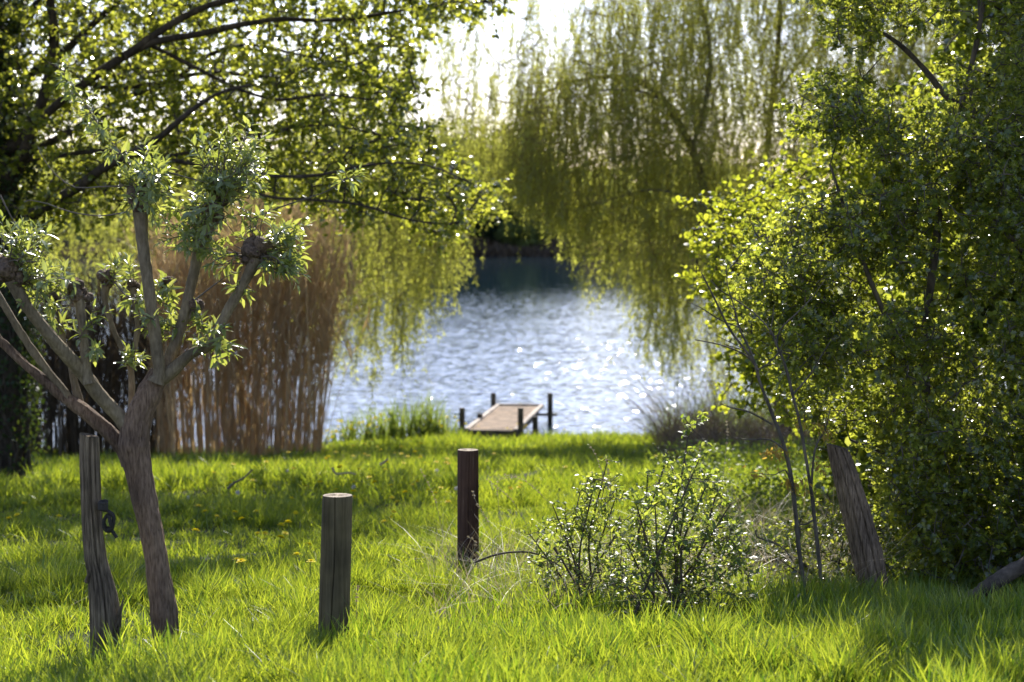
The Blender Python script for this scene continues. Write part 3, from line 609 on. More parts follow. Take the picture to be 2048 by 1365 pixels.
# ------------------------------------------------------------------ alder with ivy-clad trunk
def tree_parts(t, limbs, dep, mat_b, sides=10, rough=.12, seed=1, step=.15):
    nodes = []
    for k, (pts, d) in enumerate(limbs):
        mb = MB(); P, R = limb_path(pts, d); P, R = smooth_path(P, R, step); tube(mb, P, R, sides, 0, rough, seed + k, ridge=R.max() * .12 if R.max() > .03 else 0)
        mb.build('trunk' if k == 0 else 'branch', mat_b, t, True); nodes.append(P)
    return np.concatenate(nodes)
def build_alder():
    r = np.random.default_rng(31); D = 24.0
    base = W(-10, 960, D); base[2] = gz(base[0], D)
    t = thing('alder_tree', base, 'big dark alder with ivy-clad trunk at the left edge, branches arching over the lawn', 'tree')
    limbs = [([(-10, 985, 130), (-8, 940, 116), (-8, 800, 100), (0, 600, 96), (-5, 400, 90), (-20, 150, 80), (-40, -100, 62), (-20, -400, 46), (60, -750, 28), (100, -950, 14)], D), ([(-40, -200, 40), (150, -320, 28), (400, -460, 20), (700, -600, 12)], [D, D - 1.5, D - 2.6, D - 3]),
             ([(-10, 400, 40), (35, 330, 30), (58, 280, 24), (85, 200, 22), (107, 110, 21), (103, 20, 20), (92, -80, 18), (130, -250, 10)], [D, D - .4, D - .6, D - .8, D - 1, D - 1.1, D - 1.2, D - 1.2]),
             ([(-30, 150, 30), (0, 95, 22), (42, 50, 20), (85, -5, 18), (160, -120, 14), (240, -300, 8)], D + .5),
             ([(-20, 260, 34), (60, 150, 18), (125, 105, 17), (185, 50, 15), (245, -5, 13), (380, -120, 8)], D + .8),
             ([(-10, 330, 34), (60, 262, 20), (120, 205, 18), (190, 152, 18), (245, 115, 18), (305, 85, 14), (400, 68, 13), (480, 50, 12), (565, 38, 10), (640, 42, 9), (710, 36, 8), (800, 22, 6), (900, 5, 5), (990, 5, 3)], [D, D - .6, D - 1, D - 1.3, D - 1.5, D - 1.6, D - 1.6, D - 1.5, D - 1.4, D - 1.2, D - 1, D - .8, D - .6, D - .5]),
             ([(250, 112, 15), (340, 50, 14), (415, 12, 13), (480, -5, 11), (560, -40, 8), (700, -60, 5)], D - 1.6),
             ([(-10, 520, 36), (60, 432, 26), (110, 402, 24), (160, 372, 22), (215, 330, 20), (300, 290, 16), (360, 240, 12), (430, 190, 9), (500, 170, 5)], [D, D - .5, D - 1, D - 1.4, D - 1.8, D - 2.2, D - 2.5, D - 2.8, D - 3]),
             ([(-10, 360, 24), (50, 322, 12), (130, 311, 11), (215, 303, 10), (400, 330, 9), (540, 352, 8), (640, 350, 7), (740, 330, 5), (850, 330, 4), (950, 370, 3)], [D, D - .4, D - .8, D - 1.2, D - 1.8, D - 2, D - 2.2, D - 2.3, D - 2.4, D - 2.5]),
             ([(0, 330, 24), (90, 290, 15), (150, 258, 14), (240, 200, 10), (330, 170, 9), (420, 110, 8), (500, 90, 6), (600, 110, 5), (720, 130, 4)], D + 1.2),
             ([(300, 90, 10), (400, 140, 8), (480, 180, 7), (560, 200, 6), (650, 190, 5), (760, 200, 4), (830, 180, 2)], D - 1.2),
             ([(160, 150, 8), (200, 175, 9), (300, 170, 9), (420, 145, 8), (560, 155, 7), (660, 120, 5), (780, 90, 4)], D + .3),
             ([(210, 330, 12), (300, 320, 10), (400, 300, 8), (520, 270, 7), (640, 250, 5), (760, 270, 4), (860, 300, 3)], D - 1),
             ([(400, 330, 8), (520, 390, 7), (620, 400, 6), (720, 410, 5), (820, 440, 4), (900, 450, 3)], D - 1.6)]
    nodes = tree_parts(t, limbs, D, M['dark_bark'], 10, .15, 100)
    poly = [(-150, -100), (1020, -100), (1015, 8), (980, 40), (880, 48), (832, 90), (835, 170), (812, 232), (870, 250), (900, 300), (960, 345), (1012, 412), (985, 440), (930, 430), (925, 480), (850, 480), (750, 440),
            (640, 430), (560, 400), (470, 350), (380, 330), (250, 430), (130, 440), (60, 470), (-150, 470)]
    T1 = sample_poly(poly, 1900, D - 1.9, D + 3.2, r)
    T2 = sample_poly([(-800, -60), (900, -60), (880, -320), (700, -520), (-300, -560), (-800, -400)], 1100, D - 4.6, D - 1.8, r, 6, 260)
    T3 = sample_poly([(-600, -100), (-60, -100), (-60, 420), (-600, 300)], 90, D - 2.5, D + 2.5, r)
    paths = colonize(nodes, np.concatenate([T1, T2, T3]), r, .16, .07, .08)
    mbw = MB()
    for p in paths: tube(mbw, p, np.linspace(.012, .004, len(p)), 4, 0, cap=False)
    mbl = MB(); clothe(mbw, mbl, paths, r, 11.0, .26, 11, .058, .052, 'round', .12, .1, .0035, .55)
    mbw.build('twigs', M['dark_bark'], t); mbl.build('crown', M['alder_leaf'], t)
    # ivy leaves and stems on the trunk
    mbl = MB(); n = 13000; z = r.random(n) ** .7; yy = 980 - z * 1100; P = W(np.interp(yy, [80, 400, 600, 985], [-25, -5, 0, -10]), yy, D); rad = np.interp(yy, [80, 400, 800, 985], [.36, .42, .40, .46]) * (1 + .25 * vnoise(yy * .3, yy * 0, 9, 3) + .15 * r.normal(size=n))
    a = r.random(n) * 6.283; o = np.stack([np.cos(a), np.sin(a), 0 * a], -1); P = P + o * rad[:, None]
    leaves(mbl, P, unit(rdir(r, n) + np.array([0, 0, -.8])), unit(o + r.normal(size=(n, 3)) * .4), .045 + .03 * r.random(n), .04 + .025 * r.random(n), 'lobed')
    mbl.build('ivy', M['ivy_leaf'], t)
    mb = MB()
    for k in range(34):
        a0 = r.random() * 6.28; zz = np.linspace(990, 450 + 300 * r.random(), 24); a1 = a0 + np.cumsum(r.normal(size=24) * .12)
        P = W(-12 + 0 * zz, zz, D) + np.stack([np.cos(a1), np.sin(a1), 0 * a1], -1) * np.interp(zz, [600, 900, 990], [.36, .41, .47])[:, None]
        tube(mb, P, np.linspace(.022, .01, 24), 6, 0, .2, k)
    mb.build('ivy_stem', M['dark_bark'], t)
build_alder()

# ------------------------------------------------------------------ weeping willows
def fronds(mbw, mbl, tops, zbot, r, per_m=24, LL=.085, WW=.018, drift=.10):
    S = []; E = []; LP_ = []; LD = []
    for tp, zb in zip(tops, zbot):
        L = tp[2] - zb
        if L < .3: continue
        n = max(4, int(L / .22)); s = np.linspace(0, 1, n)
        ang = r.random() * 6.28; P = np.stack([tp[0] + math.cos(ang) * drift * L * .35 * np.sin(s * 2.2) + np.cumsum(r.normal(size=n)) * .018, tp[1] + math.sin(ang) * drift * L * .35 * s + np.cumsum(r.normal(size=n)) * .018, tp[2] - L * s], -1)
        w_ = r.normal(size=2) * .16; P[:, 0] += w_[0] * L * s ** 1.3; P[:, 1] += w_[1] * L * s ** 1.3
        S.append(P[:-1]); E.append(P[1:])
        m = int(L * per_m * (.6 + .8 * r.random())); f = r.random(m) ** .8 * (n - 1.001); i = f.astype(int); LP_.append(P[i] + (P[i + 1] - P[i]) * (f - i)[:, None])
        # short side sprays
        for k in range(int(L * 1.6)):
            f0 = r.random() * (n - 1.01); i0 = int(f0); q = P[i0] + (P[i0 + 1] - P[i0]) * (f0 - i0); dd = rdir(r, 1)[0]; dd[2] = -1.0 - r.random(); dd = unit(dd); l2 = .15 + .4 * r.random()
            S.append(q[None]); E.append((q + dd * l2)[None]); mm = int(l2 * per_m * 1.1); LP_.append(q + dd * l2 * r.random((mm, 1)))
    S = np.concatenate(S); E = np.concatenate(E); sticks(mbw, S, E, .0028, .0022)
    P = np.concatenate(LP_); n = len(P); D = rdir(r, n); D[:, 2] = -np.abs(D[:, 2]) * .6 - .55; D = unit(D)
    sz = .6 + .7 * r.random(n); leaves(mbl, P, D, rdir(r, n), LL * sz, WW * sz, 'diamond')
def willow(name, label, limbs, specs, seed, D, group):
    r = np.random.default_rng(seed); base = W(limbs[0][0][0][0], limbs[0][0][0][1], D); base[2] = max(0, gz(base[0], D))
    t = thing(name, base, label, 'tree', group)
    limbs = [([(a, b, c * (.85 if k == 0 else .62)) for a, b, c in q], dd) for k, (q, dd) in enumerate(limbs)]
    nodes = tree_parts(t, limbs, D, M['pale_bark'], 10, .15, seed)
    mbw = MB(); mbl = MB(); allt = []; allb = []
    for (xs, ytop, ybot, n, d0, d1, jit) in specs:     # profile control px arrays, number of fronds
        px = xs[0] + (xs[-1] - xs[0]) * r.random(n) + 22 * r.normal(size=n); d = d0 + (d1 - d0) * r.random(n)
        yt = np.interp(px, xs, ytop) + 70 * r.normal(size=n); yb = np.interp(px, xs, ybot) + jit * r.normal(size=n) * .35
        keep = r.random(n) < np.clip((vnoise(px + 2000, (yt + yb) * .5 + d * 90, 42, seed + 5) - .2) * 3.4, .35, 1); px, d, yt, yb = px[keep], d[keep], yt[keep], yb[keep]; n = len(px)
        y0 = yt + (yb - yt) * (r.random(n) * .86)
        yb = np.minimum(yb, y0 + (70 + 260 * r.random(n) ** 1.4))
        Tt = W(px, y0, d); Bb = W(px, yb, d); allt.append(Tt); allb.append(Bb[:, 2])
    Tt = np.concatenate(allt); Bz = np.concatenate(allb)
    sub = r.permutation(len(Tt))[:700]
    paths = colonize(nodes, Tt[sub], r, .25, .10, .12)
    for p in paths: tube(mbw, p, np.linspace(.014, .004, len(p)), 4, 0, cap=False)
    skel = np.concatenate([nodes] + paths)
    # every frond is rooted on the skeleton
    A = np.array([skel[np.argmin(np.linalg.norm(skel - q, axis=1) + 2 * np.maximum(0, q[2] - skel[:, 2]))] for q in Tt])
    mid = (A + Tt) / 2 + np.array([0, 0, .12]); sticks(mbw, A, mid, .005, .004); sticks(mbw, mid, Tt, .004, .003)
    fronds(mbw, mbl, Tt, Bz, r)
    mbw.build('twigs', M['yellow_twig'], t); mbl.build('crown', M['willow_leaf'], t)
    return t
DW = 36.5
willow('weeping_willow', 'weeping willow right of the jetty trailing olive-green fronds over the water', [
    ([(1575, 905, 44), (1560, 810, 32), (1532, 700, 28), (1475, 565, 26), (1425, 420, 22), (1385, 300, 20), (1350, 235, 18), (1318, 190, 16), (1270, 160, 12), (1200, 155, 9), (1130, 170, 6), (1080, 190, 4)], DW),
    ([(1475, 565, 18), (1520, 400, 20), (1545, 200, 18), (1560, 0, 15), (1540, -200, 8)], DW + .5),
    ([(1385, 300, 16), (1420, 150, 14), (1400, 0, 12), (1330, -120, 9), (1220, -180, 7), (1100, -190, 5), (980, -150, 4), (900, -80, 3)], DW - .5),
    ([(1560, 780, 18), (1640, 600, 18), (1720, 400, 16), (1780, 200, 12), (1850, 50, 8), (1950, -60, 5)], DW - .6),
    ([(1330, 205, 10), (1290, 185, 9), (1240, 180, 8), (1190, 182, 5)], DW - .6),
    ([(1425, 430, 10), (1370, 395, 8), (1300, 380, 6), (1220, 400, 4), (1150, 420, 3)], DW - 1),
    ([(1545, 200, 12), (1620, 100, 10), (1720, -20, 8), (1800, -120, 5)], DW + 1), ([(1640, 600, 12), (1760, 480, 10), (1880, 380, 7), (1980, 300, 4)], DW - .4), ([(1520, 400, 12), (1620, 300, 10), (1700, 250, 7), (1800, 240, 5)], DW - .8)],
    [([1030, 1150, 1250, 1350, 1500, 1700, 1980], [200, 40, -120, -220, -260, -260, -160], [380, 480, 590, 750, 800, 820, 820], 4500, DW - 1.7, DW + 1.2, 60),
     ([1020, 1100, 1200, 1300, 1420], [130, 100, 100, 150, 150], [370, 450, 540, 710, 800], 420, DW - 1.8, DW + 1, 60),
     ([1260, 1340, 1500, 2000], [-120, -260, -260, -260], [420, 440, 460, 460], 1700, DW - 1.0, DW + 2.4, 90),
     ([840, 900, 960, 1040, 1150, 1260, 1420], [-140, -150, -160, -170, -180, -180, -120], [150, 230, 320, 300, 300, 300, 400], 560, DW - 1.0, DW + 1.5, 80),
     ([900, 960, 1040, 1100], [110, 120, 130, 150], [330, 400, 420, 440], 240, DW - .5, DW + 1.5, 60)], 41, DW, 'weeping willows on the shore')
DL = 36.6
willow('weeping_willow', 'weeping willow left of the jetty behind the alder and golden reeds', [
    ([(330, 905, 50), (335, 700, 40), (345, 500, 36), (350, 300, 32), (340, 100, 26), (330, -100, 20), (320, -260, 12)], DL + .2),
    ([(345, 480, 26), (420, 330, 20), (520, 220, 16), (620, 170, 13), (720, 170, 10), (800, 210, 7), (860, 270, 5)], DL - .4),
    ([(350, 280, 22), (440, 120, 18), (560, 20, 14), (680, -40, 10), (800, -60, 7), (880, -40, 4)], DL),
    ([(345, 400, 20), (250, 280, 17), (150, 200, 13), (40, 180, 9), (-80, 200, 6)], DL),
    ([(340, 150, 18), (240, 20, 14), (120, -60, 10), (0, -90, 7)], DL)],
    [([-150, 50, 200, 320, 450, 640], [150, 120, 90, 110, 130, 130], [600, 600, 600, 580, 600, 640], 850, DL - 1.5, DL + 1.2, 50),
     ([600, 680, 720, 760, 820, 880, 925], [120, 140, 150, 170, 190, 220, 300], [650, 710, 720, 750, 700, 600, 540], 760, DL - 1.6, DL + .8, 90),
     ([-100, 300, 600, 760, 850], [-150, -260, -140, -90, -60], [250, 200, 220, 250, 150], 560, DL - 1.5, DL + 1.2, 60)], 42, DL, 'weeping willows on the shore')

# ------------------------------------------------------------------ reeds
def reed_clump(label, pxs, d0, d1, n, tops, mat, seed, plume=True, fan=.0, wr=.007, group=None):
    r = np.random.default_rng(seed); cen = pxs[0] + (pxs[1] - pxs[0]) * (np.arange(48) + r.random(48)) / 48; px = cen[r.integers(0, 48, n)] + r.normal(size=n) * (pxs[1] - pxs[0]) * .013; d = d0 + (d1 - d0) * r.random(n); x = (px - 1024) / F * d
    cx = x.mean(); base = np.array([cx, (d0 + d1) / 2, float(gz(cx, (d0 + d1) / 2))])
    t = thing('reed_clump', base, label, 'reeds', group)
    P0 = np.stack([x, d, np.maximum(gz(x, d), -.3) - .03], -1); zt = W(px, np.interp(px, tops[0], tops[1]), d)[:, 2]
    H = (zt - P0[:, 2]) * (.58 + .48 * r.random(n) ** .8)
    ln = (x - cx) * fan + r.normal(size=n) * .10; ly = r.normal(size=n) * .10
    mb = MB(); K = 9; s = np.linspace(0, 1, K); bend = .12 * r.normal(size=n) + .10
    pts = np.stack([P0 + np.stack([ln * u * (1 + 0 * u) + bend * u ** 3 * H * .35, ly * u, H * (u - .02 * u ** 3)], -1) for u in s], 1)
    rb = slice(0, n); m_ = int(n * .45); i_ = r.integers(0, n, m_); blades(mb, P0[i_] + np.stack([r.normal(size=m_) * .1, r.normal(size=m_) * .15, 0 * i_], -1), H[i_] * (.7 + .35 * r.random(m_)), wr * 3.2 * (.6 + .7 * r.random(m_)), r, .10, 6)
    if plume: m_ = n * 4; i_ = r.integers(0, n, m_); f_ = (.5 + .49 * r.random(m_) ** .6) * (K - 1.01); j_ = f_.astype(int); blades(mb, pts[i_, j_], .35 + .45 * r.random(m_), np.full(m_, .012), r, .75, 5)
    for k in range(K - 1): sticks(mb, pts[:, k], pts[:, k + 1], wr * (1 - .6 * s[k]), wr * (1 - .6 * s[k + 1]))
    # leaf blades along the stems
    m = n * 3; i = r.integers(0, n, m); f = (.35 + .64 * r.random(m) ** .7) * (K - 1.01); j = f.astype(int); q = pts[i, j] + (pts[i, j + 1] - pts[i, j]) * (f - j)[:, None]
    D = rdir(r, m); D[:, :2] *= .45; D[:, 2] = .5 + 1.2 * r.random(m) - 2.2 * (r.random(m) < .3); leaves(mb, q, D, rdir(r, m), .22 + .35 * r.random(m), .012 + .01 * r.random(m), 'lance')
    if plume:
        m = n * 8; i = r.integers(0, n, m); q = pts[i, -1] - np.array([0, 0, 1]) * (r.random((m, 1)) * .3); D = rdir(r, m); D[:, 2] = 1.2; leaves(mb, q, D, rdir(r, m), .14, .014, 'diamond')
    mb.build('stems', mat, t); return t
reed_clump('tall golden clump of dry reed with feathery tops left of the jetty', (318, 640), 32.8, 34.4, 640, ([300, 340, 500, 600, 660], [480, 440, 400, 420, 440]), M['reed'], 51, fan=.24, wr=.0062, group='dry reed beds')
reed_clump('dark shaded stand of dry reed behind the pollard willow', (20, 330), 33.5, 35.8, 700, ([0, 100, 330], [590, 580, 560]), M['shaded_reed'], 52, plume=False, fan=.05, group='dry reed beds')

# ------------------------------------------------------------------ iris and waterside plants
def build_iris():
    r = np.random.default_rng(61)
    spots = [(665, .45, 'small dark waterside clump beside the golden reeds'), (712, .75, 'leafy iris clump with yellow flowers, second from the reeds'), (757, .85, 'broad iris clump in the middle of the row left of the jetty'),
             (805, 1.0, 'upright iris clump right of the broadest one'), (852, 1.15, 'tallest iris clump with reaching blades'), (880, .75, 'iris clump next to the tallest one'), (906, .5, 'small iris clump nearest to the left jetty pile')]
    for px, h, lab in spots:
        d = 38.2; c = W(px, 880, d); c[2] = max(0, gz(c[0], d)); t = thing('iris_clump', c, lab, 'plant', 'iris clumps at the water edge')
        n = int(110 * h); a = r.random(n) * 6.28; q = np.sqrt(r.random(n)) * .3; P = c + np.stack([np.cos(a) * q, np.sin(a) * q, 0 * a], -1); P[:, 2] -= .05
        mb = MB(); blades(mb, P, h * (.3 + .75 * r.random(n)), np.full(n, .03), r, .3, 4); mb.build('leaves', M['iris'], t)
        if px in (712, 757, 665, 880):
            m = 14
            for k in range(m):
                mb = MB(); p = c + np.array([r.normal() * .2, r.normal() * .2, h * (.25 + .35 * r.random())]); leaves(mb, np.repeat(p[None], 5, 0), rdir(r, 5, .3), rdir(r, 5), .045, .035, 'round')
                mb.build('flower', M['yellow'], t)
build_iris()
def bank_weeds():
    r = np.random.default_rng(62); mb = MB(); n = 1500; px = 1290 + 330 * r.random(n) ** .8; d = 36.6 + 3.2 * r.random(n); x = (px - 1024) / F * d
    P = np.stack([x, d, np.maximum(gz(x, d), -.1)], -1); h = np.interp(px, [1290, 1340, 1450, 1620], [.35, .8, 1.1, .9]) * (.25 + 1.1 * r.random(n) ** 2); blades(mb, P, h, np.full(n, .016), r, .35, 4)
    tag(mb.build('waterside_weeds', M['iris']), 'thin tall weeds on the shore right of the jetty', 'weeds', kind='stuff')
    mb = MB(); n = 6500; px = 1325 + 590 * r.random(n) ** 1.1; d = 27 + 11.5 * r.random(n); x = (px - 1024) / F * d; P = np.stack([x, d, gz(x, d)], -1)
    h = (.35 + .75 * vnoise(x, d, 1.1, 7)) * (.25 + 1.1 * r.random(n) ** 2) * (1 + 1.0 * (d > 33)); blades(mb, P, h, np.full(n, .011), r, .8, 4)
    tag(mb.build('brown_brush', M['brush']), 'tangled brown brushwood on the bank under the right willow', 'undergrowth', kind='stuff')
    mb = MB(); n = 60000; px = 1290 + 800 * r.random(n); d = 14 + 20 * r.random(n); x = (px - 1024) / F * d; cl = vnoise(x, d, .6, 17) * .6 + vnoise(x, d, 1.9, 18) * .4
    k = r.random(n) < (cl * 1.7 - .35) * np.clip((px - 1290) / 150, .2, 1); x, d, cl = x[k], d[k], cl[k]
    P = np.stack([x, d, gz(x, d) + .5 * r.random(len(x)) * cl], -1); leaves(mb, P, rdir(r, len(x), .3), rdir(r, len(x), .8), .035 + .03 * r.random(len(x)), .02 + .015 * r.random(len(x)), 'lance')
    tag(mb.build('ground_cover', M['herb']), 'low leafy ground cover beneath the right-hand bushes', 'ground cover', kind='stuff')
bank_weeds()

# ------------------------------------------------------------------ bushes on the right
def bush(name, label, cat, limbs, polys, seed, mat_b, mat_l, per_m, tl, nleaf, LL, WW, kind, droop, D, seg=.12, tr=(.006, .002), flat=.5, group=None, start=.1, twr=.002, clump=80, stems=False):
    r = np.random.default_rng(seed); p0 = limbs[0][0][0]; dd = np.atleast_1d(limbs[0][1])[0]; base = W(p0[0], p0[1], dd)
    t = thing(name, base, label, cat, group); nodes = tree_parts(t, limbs, D, mat_b, 8, .12, seed, .06)
    T = np.concatenate([sample_poly(p, n, d0, d1, r, seed + 10 * k_, clump) for k_, (p, n, d0, d1) in enumerate(polys)]); T = T + r.normal(size=T.shape) * (.16 if D > 15 else .07) * (not stems); g = gz(T[:, 0], T[:, 1]); T = T[(T[:, 2] > g + .03) & ~((T[:, 1] < 12.4) & (T[:, 0] > 1.55) & (T[:, 0] < 2.25) & (T[:, 2] < 3.55) & (T[:, 2] > 2.7))]
    paths = colonize(nodes, T, r, seg, .06, .04); mbw = MB(); mbl = MB()
    extra = [smooth_path(limb_path(q, d_)[0], None, .06) for q, d_ in limbs] * 2 if stems else []
    for p in paths: tube(mbw, p, np.linspace(tr[0], tr[1], len(p)), 4, 0, cap=False)
    clothe(mbw, mbl, paths + extra, r, per_m, tl, nleaf, LL, WW, kind, droop, start, twr, flat, upb=1.0 + .8 * stems)
    mbw.build('twigs', mat_b, t); mbl.build('crown', mat_l, t); return t
M['haw_bark'] = bark_mat('hawthorn bark', (.05, .04, .028), (.16, .13, .09), (40, 40, 12), .7, .008)
DH = 12.6
bush('hawthorn_tree', 'dense dark-green hawthorn filling the right side above the leaning post', 'tree',
     [([(1925, 1180, 30), (1915, 1080, 24), (1890, 980, 22), (1860, 850, 20), (1850, 700, 18), (1870, 500, 16), (1900, 300, 13), (1950, 100, 10), (1980, -100, 8), (1990, -300, 4)], DH),
      ([(1860, 850, 14), (1800, 700, 12), (1740, 560, 10), (1700, 450, 8), (1660, 330, 5)], DH - .2),
      ([(2110, 1170, 34), (2100, 950, 28), (2080, 700, 24), (2060, 500, 22), (2048, 350, 20), (1995, 280, 17), (1950, 240, 16), (1890, 190, 14), (1850, 140, 12), (1800, 90, 10), (1740, 50, 8), (1690, 20, 6), (1620, 0, 4)], DH + .5),
      ([(1890, 980, 10), (1820, 930, 9), (1750, 900, 7), (1700, 880, 4)], DH - .1),
      ([(1950, 240, 10), (1940, 150, 8), (1960, 60, 6), (1950, -60, 4)], DH + .4),
      ([(2060, 520, 12), (1980, 430, 10), (1890, 330, 8), (1780, 270, 6), (1700, 250, 4), (1600, 190, 2)], DH + .1)],
     [([(1780, 330), (1860, 250), (2200, 200), (2200, 1170), (1790, 1170), (1780, 900), (1760, 700)], 2700, DH - 1.1, DH + 1.3),
      ([(1740, 360), (1830, 300), (1830, 850), (1600, 850), (1560, 740), (1500, 640), (1520, 500), (1600, 420), (1680, 400)], 900, DH - .5, DH + .5),
      ([(1620, -80), (2250, -80), (2250, 300), (1880, 420), (1800, 320), (1660, 230), (1610, 150), (1720, 130), (1620, 50), (1590, 0)], 1300, DH - .7, DH + 1.2),
      ([(1850, -420), (2300, -420), (2300, -80), (1700, -80)], 350, DH - .6, DH + 1.3),
      ([(1560, 440), (1750, 380), (1800, 560), (1760, 840), (1600, 840), (1520, 720), (1460, 640), (1470, 540)], 260, DH - 1.3, DH - .1),
      ([(1600, 170), (1740, 190), (1780, 260), (1720, 300), (1560, 230), (1550, 210)], 110, DH - .4, DH + .6),
      ([(1730, 860), (2300, 800), (2300, 1180), (1800, 1180)], 1500, DH - .8, DH + .8)],
     71, M['haw_bark'], M['haw_leaf'], 24, .09, 8, .040, .035, 'lobed', 0, DH, .09, (.005, .0018), .35)
bush('added_shade_tree', 'tall leafy tree added behind the hawthorn to shade the right edge', 'tree',  # added tree, mostly out of view, blocks sun from the hawthorn's right side
     [([(2060, 1080, 26), (2040, 900, 22), (2020, 700, 20), (2040, 300, 18), (2100, -200, 14), (2150, -700, 8)], 16.2), ([(2050, 950, 14), (2150, 700, 12), (2180, 400, 8)], 16.2), ([(2050, 1000, 10), (1930, 850, 8), (1850, 700, 5)], 16)],
     [([(1840, 560), (1880, 300), (1980, 180), (2400, 150), (2400, 1060), (1700, 1060), (1680, 780)], 1900, 15.0, 17.2), ([(1900, 180), (1850, -300), (1800, -1300), (2900, -1400), (2900, 200)], 2600, 15, 18.5)], 76, M['haw_bark'], M['haw_leaf'], 16, .14, 8, .078, .07, 'round', 0, 16.2, .2, (.008, .003), .35, clump=0)
DZ = 20.5
bush('hazel_bush', 'bright yellow-green broadleaf bush glowing between the willow and the hawthorn', 'bush',
     [([(1690, 950, 20), (1680, 820, 16), (1660, 700, 14), (1640, 560, 12), (1620, 440, 10), (1640, 320, 6)], DZ),
      ([(1680, 820, 10), (1600, 700, 9), (1530, 600, 8), (1460, 500, 5), (1420, 430, 3)], DZ - .2),
      ([(1660, 700, 10), (1740, 560, 9), (1800, 420, 7), (1850, 300, 4)], DZ + .2),
      ([(1690, 900, 8), (1600, 800, 7), (1530, 720, 5), (1450, 690, 3)], DZ)],
     [([(1430, 430), (1560, 380), (1620, 760), (1480, 740), (1440, 600)], 400, DZ - 1.2, DZ + .6), ([(1640, 420), (1760, 260), (1980, 200), (1980, 800), (1640, 820)], 500, DZ - 1.0, DZ + 1.2), ([(1420, 400), (1560, 440), (1590, 300), (1700, 240), (1880, 230), (1980, 400), (1950, 800), (1700, 850), (1520, 800), (1470, 720), (1520, 620), (1430, 580), (1420, 480), (1520, 470)], 1300, DZ - 1.2, DZ + 1.2)],
     72, M['dark_bark'], M['hazel_leaf'], 9, .2, 8, .058, .046, 'round', .05, DZ, .15, (.009, .003), .75, twr=.003)
# low shrubs among the grass
DS = 10.9
def gpt(px, d): x = (px - 1024) / F * d; v = (CAMZ - gz(x, d)) / d; 
def ypix(px, d):
    x = (px - 1024) / F * d; dz = (gz(x, d) - CAMZ) / d; th = math.atan(dz) + PITCH; return 682.5 - F * math.tan(th)
def stem_set(px0, d, tops, w0=7, seed=0):
    r = np.random.default_rng(seed); out = []; yb = ypix(px0, d) + 5
    for (tx, ty) in tops:
        m = ((px0 + tx) / 2 + r.normal() * 22, (yb + ty) / 2)
        bx = px0 + r.normal() * 38; out.append(([(bx, yb, w0), (bx * .6 + m[0] * .4, yb * .6 + m[1] * .4, w0 * .8), (m[0], m[1], w0 * .65), (tx * .6 + m[0] * .4, ty * .6 + m[1] * .4, w0 * .5), (tx, ty, w0 * .3)], d + r.normal() * .22))
    return out
bush('young_shrub', 'small pale-leaved shrub in the grass right of the brown post', 'bush', stem_set(1165, 11.2, [(1130, 1030), (1160, 985), (1215, 920), (1060, 1070), (1250, 1040), (1105, 1010), (1190, 960), (1235, 985)], 6, 1),
     [([(1040, 1080), (1130, 1020), (1150, 980), (1200, 930), (1235, 960), (1250, 1100), (1260, 1210), (1060, 1220), (1080, 1150)], 190, 10.9, 11.5)], 73, M['twig'], M['shrub_leaf'], 13, .07, 6, .030, .019, 'lance', 0, 11.2, .08, (.003, .0012), .3, group='shrubs in the rough grass', stems=True, clump=0)
bush('young_shrub', 'larger bright shrub with many upright stems in front of the saplings', 'bush', stem_set(1330, 10.7, [(1270, 1000), (1330, 930), (1380, 850), (1420, 950), (1460, 1010), (1260, 1100), (1500, 1100), (1370, 1000), (1295, 950), (1400, 915), (1350, 960), (1440, 960), (1310, 1010), (1480, 1040)], 7, 2),
     [([(1250, 1060), (1290, 980), (1330, 930), (1370, 940), (1440, 960), (1480, 1060), (1510, 1150), (1500, 1240), (1200, 1250), (1220, 1150)], 420, 10.3, 11.2), ([(1355, 850), (1400, 830), (1410, 880), (1385, 950), (1350, 940)], 14, 10.6, 10.75)],
     74, M['twig'], M['shrub_leaf'], 13, .075, 6, .034, .021, 'lance', 0, 10.7, .08, (.003, .0012), .3, group='shrubs in the rough grass', stems=True, clump=0)
bush('young_shrub', 'low leafy shrub at the foot of the leaning post', 'bush', stem_set(1690, 11.9, [(1640, 1100), (1690, 1060), (1600, 1040), (1740, 1100), (1560, 1120)], 6, 3),
     [([(1510, 1080), (1600, 1000), (1680, 1020), (1780, 1050), (1800, 1190), (1560, 1190)], 260, 11.6, 12.5)], 75, M['twig'], M['haw_leaf'], 14, .07, 6, .032, .027, 'lobed', 0, 11.9, .08, (.003, .0012), .3, group='shrubs in the rough grass', stems=True, clump=0)
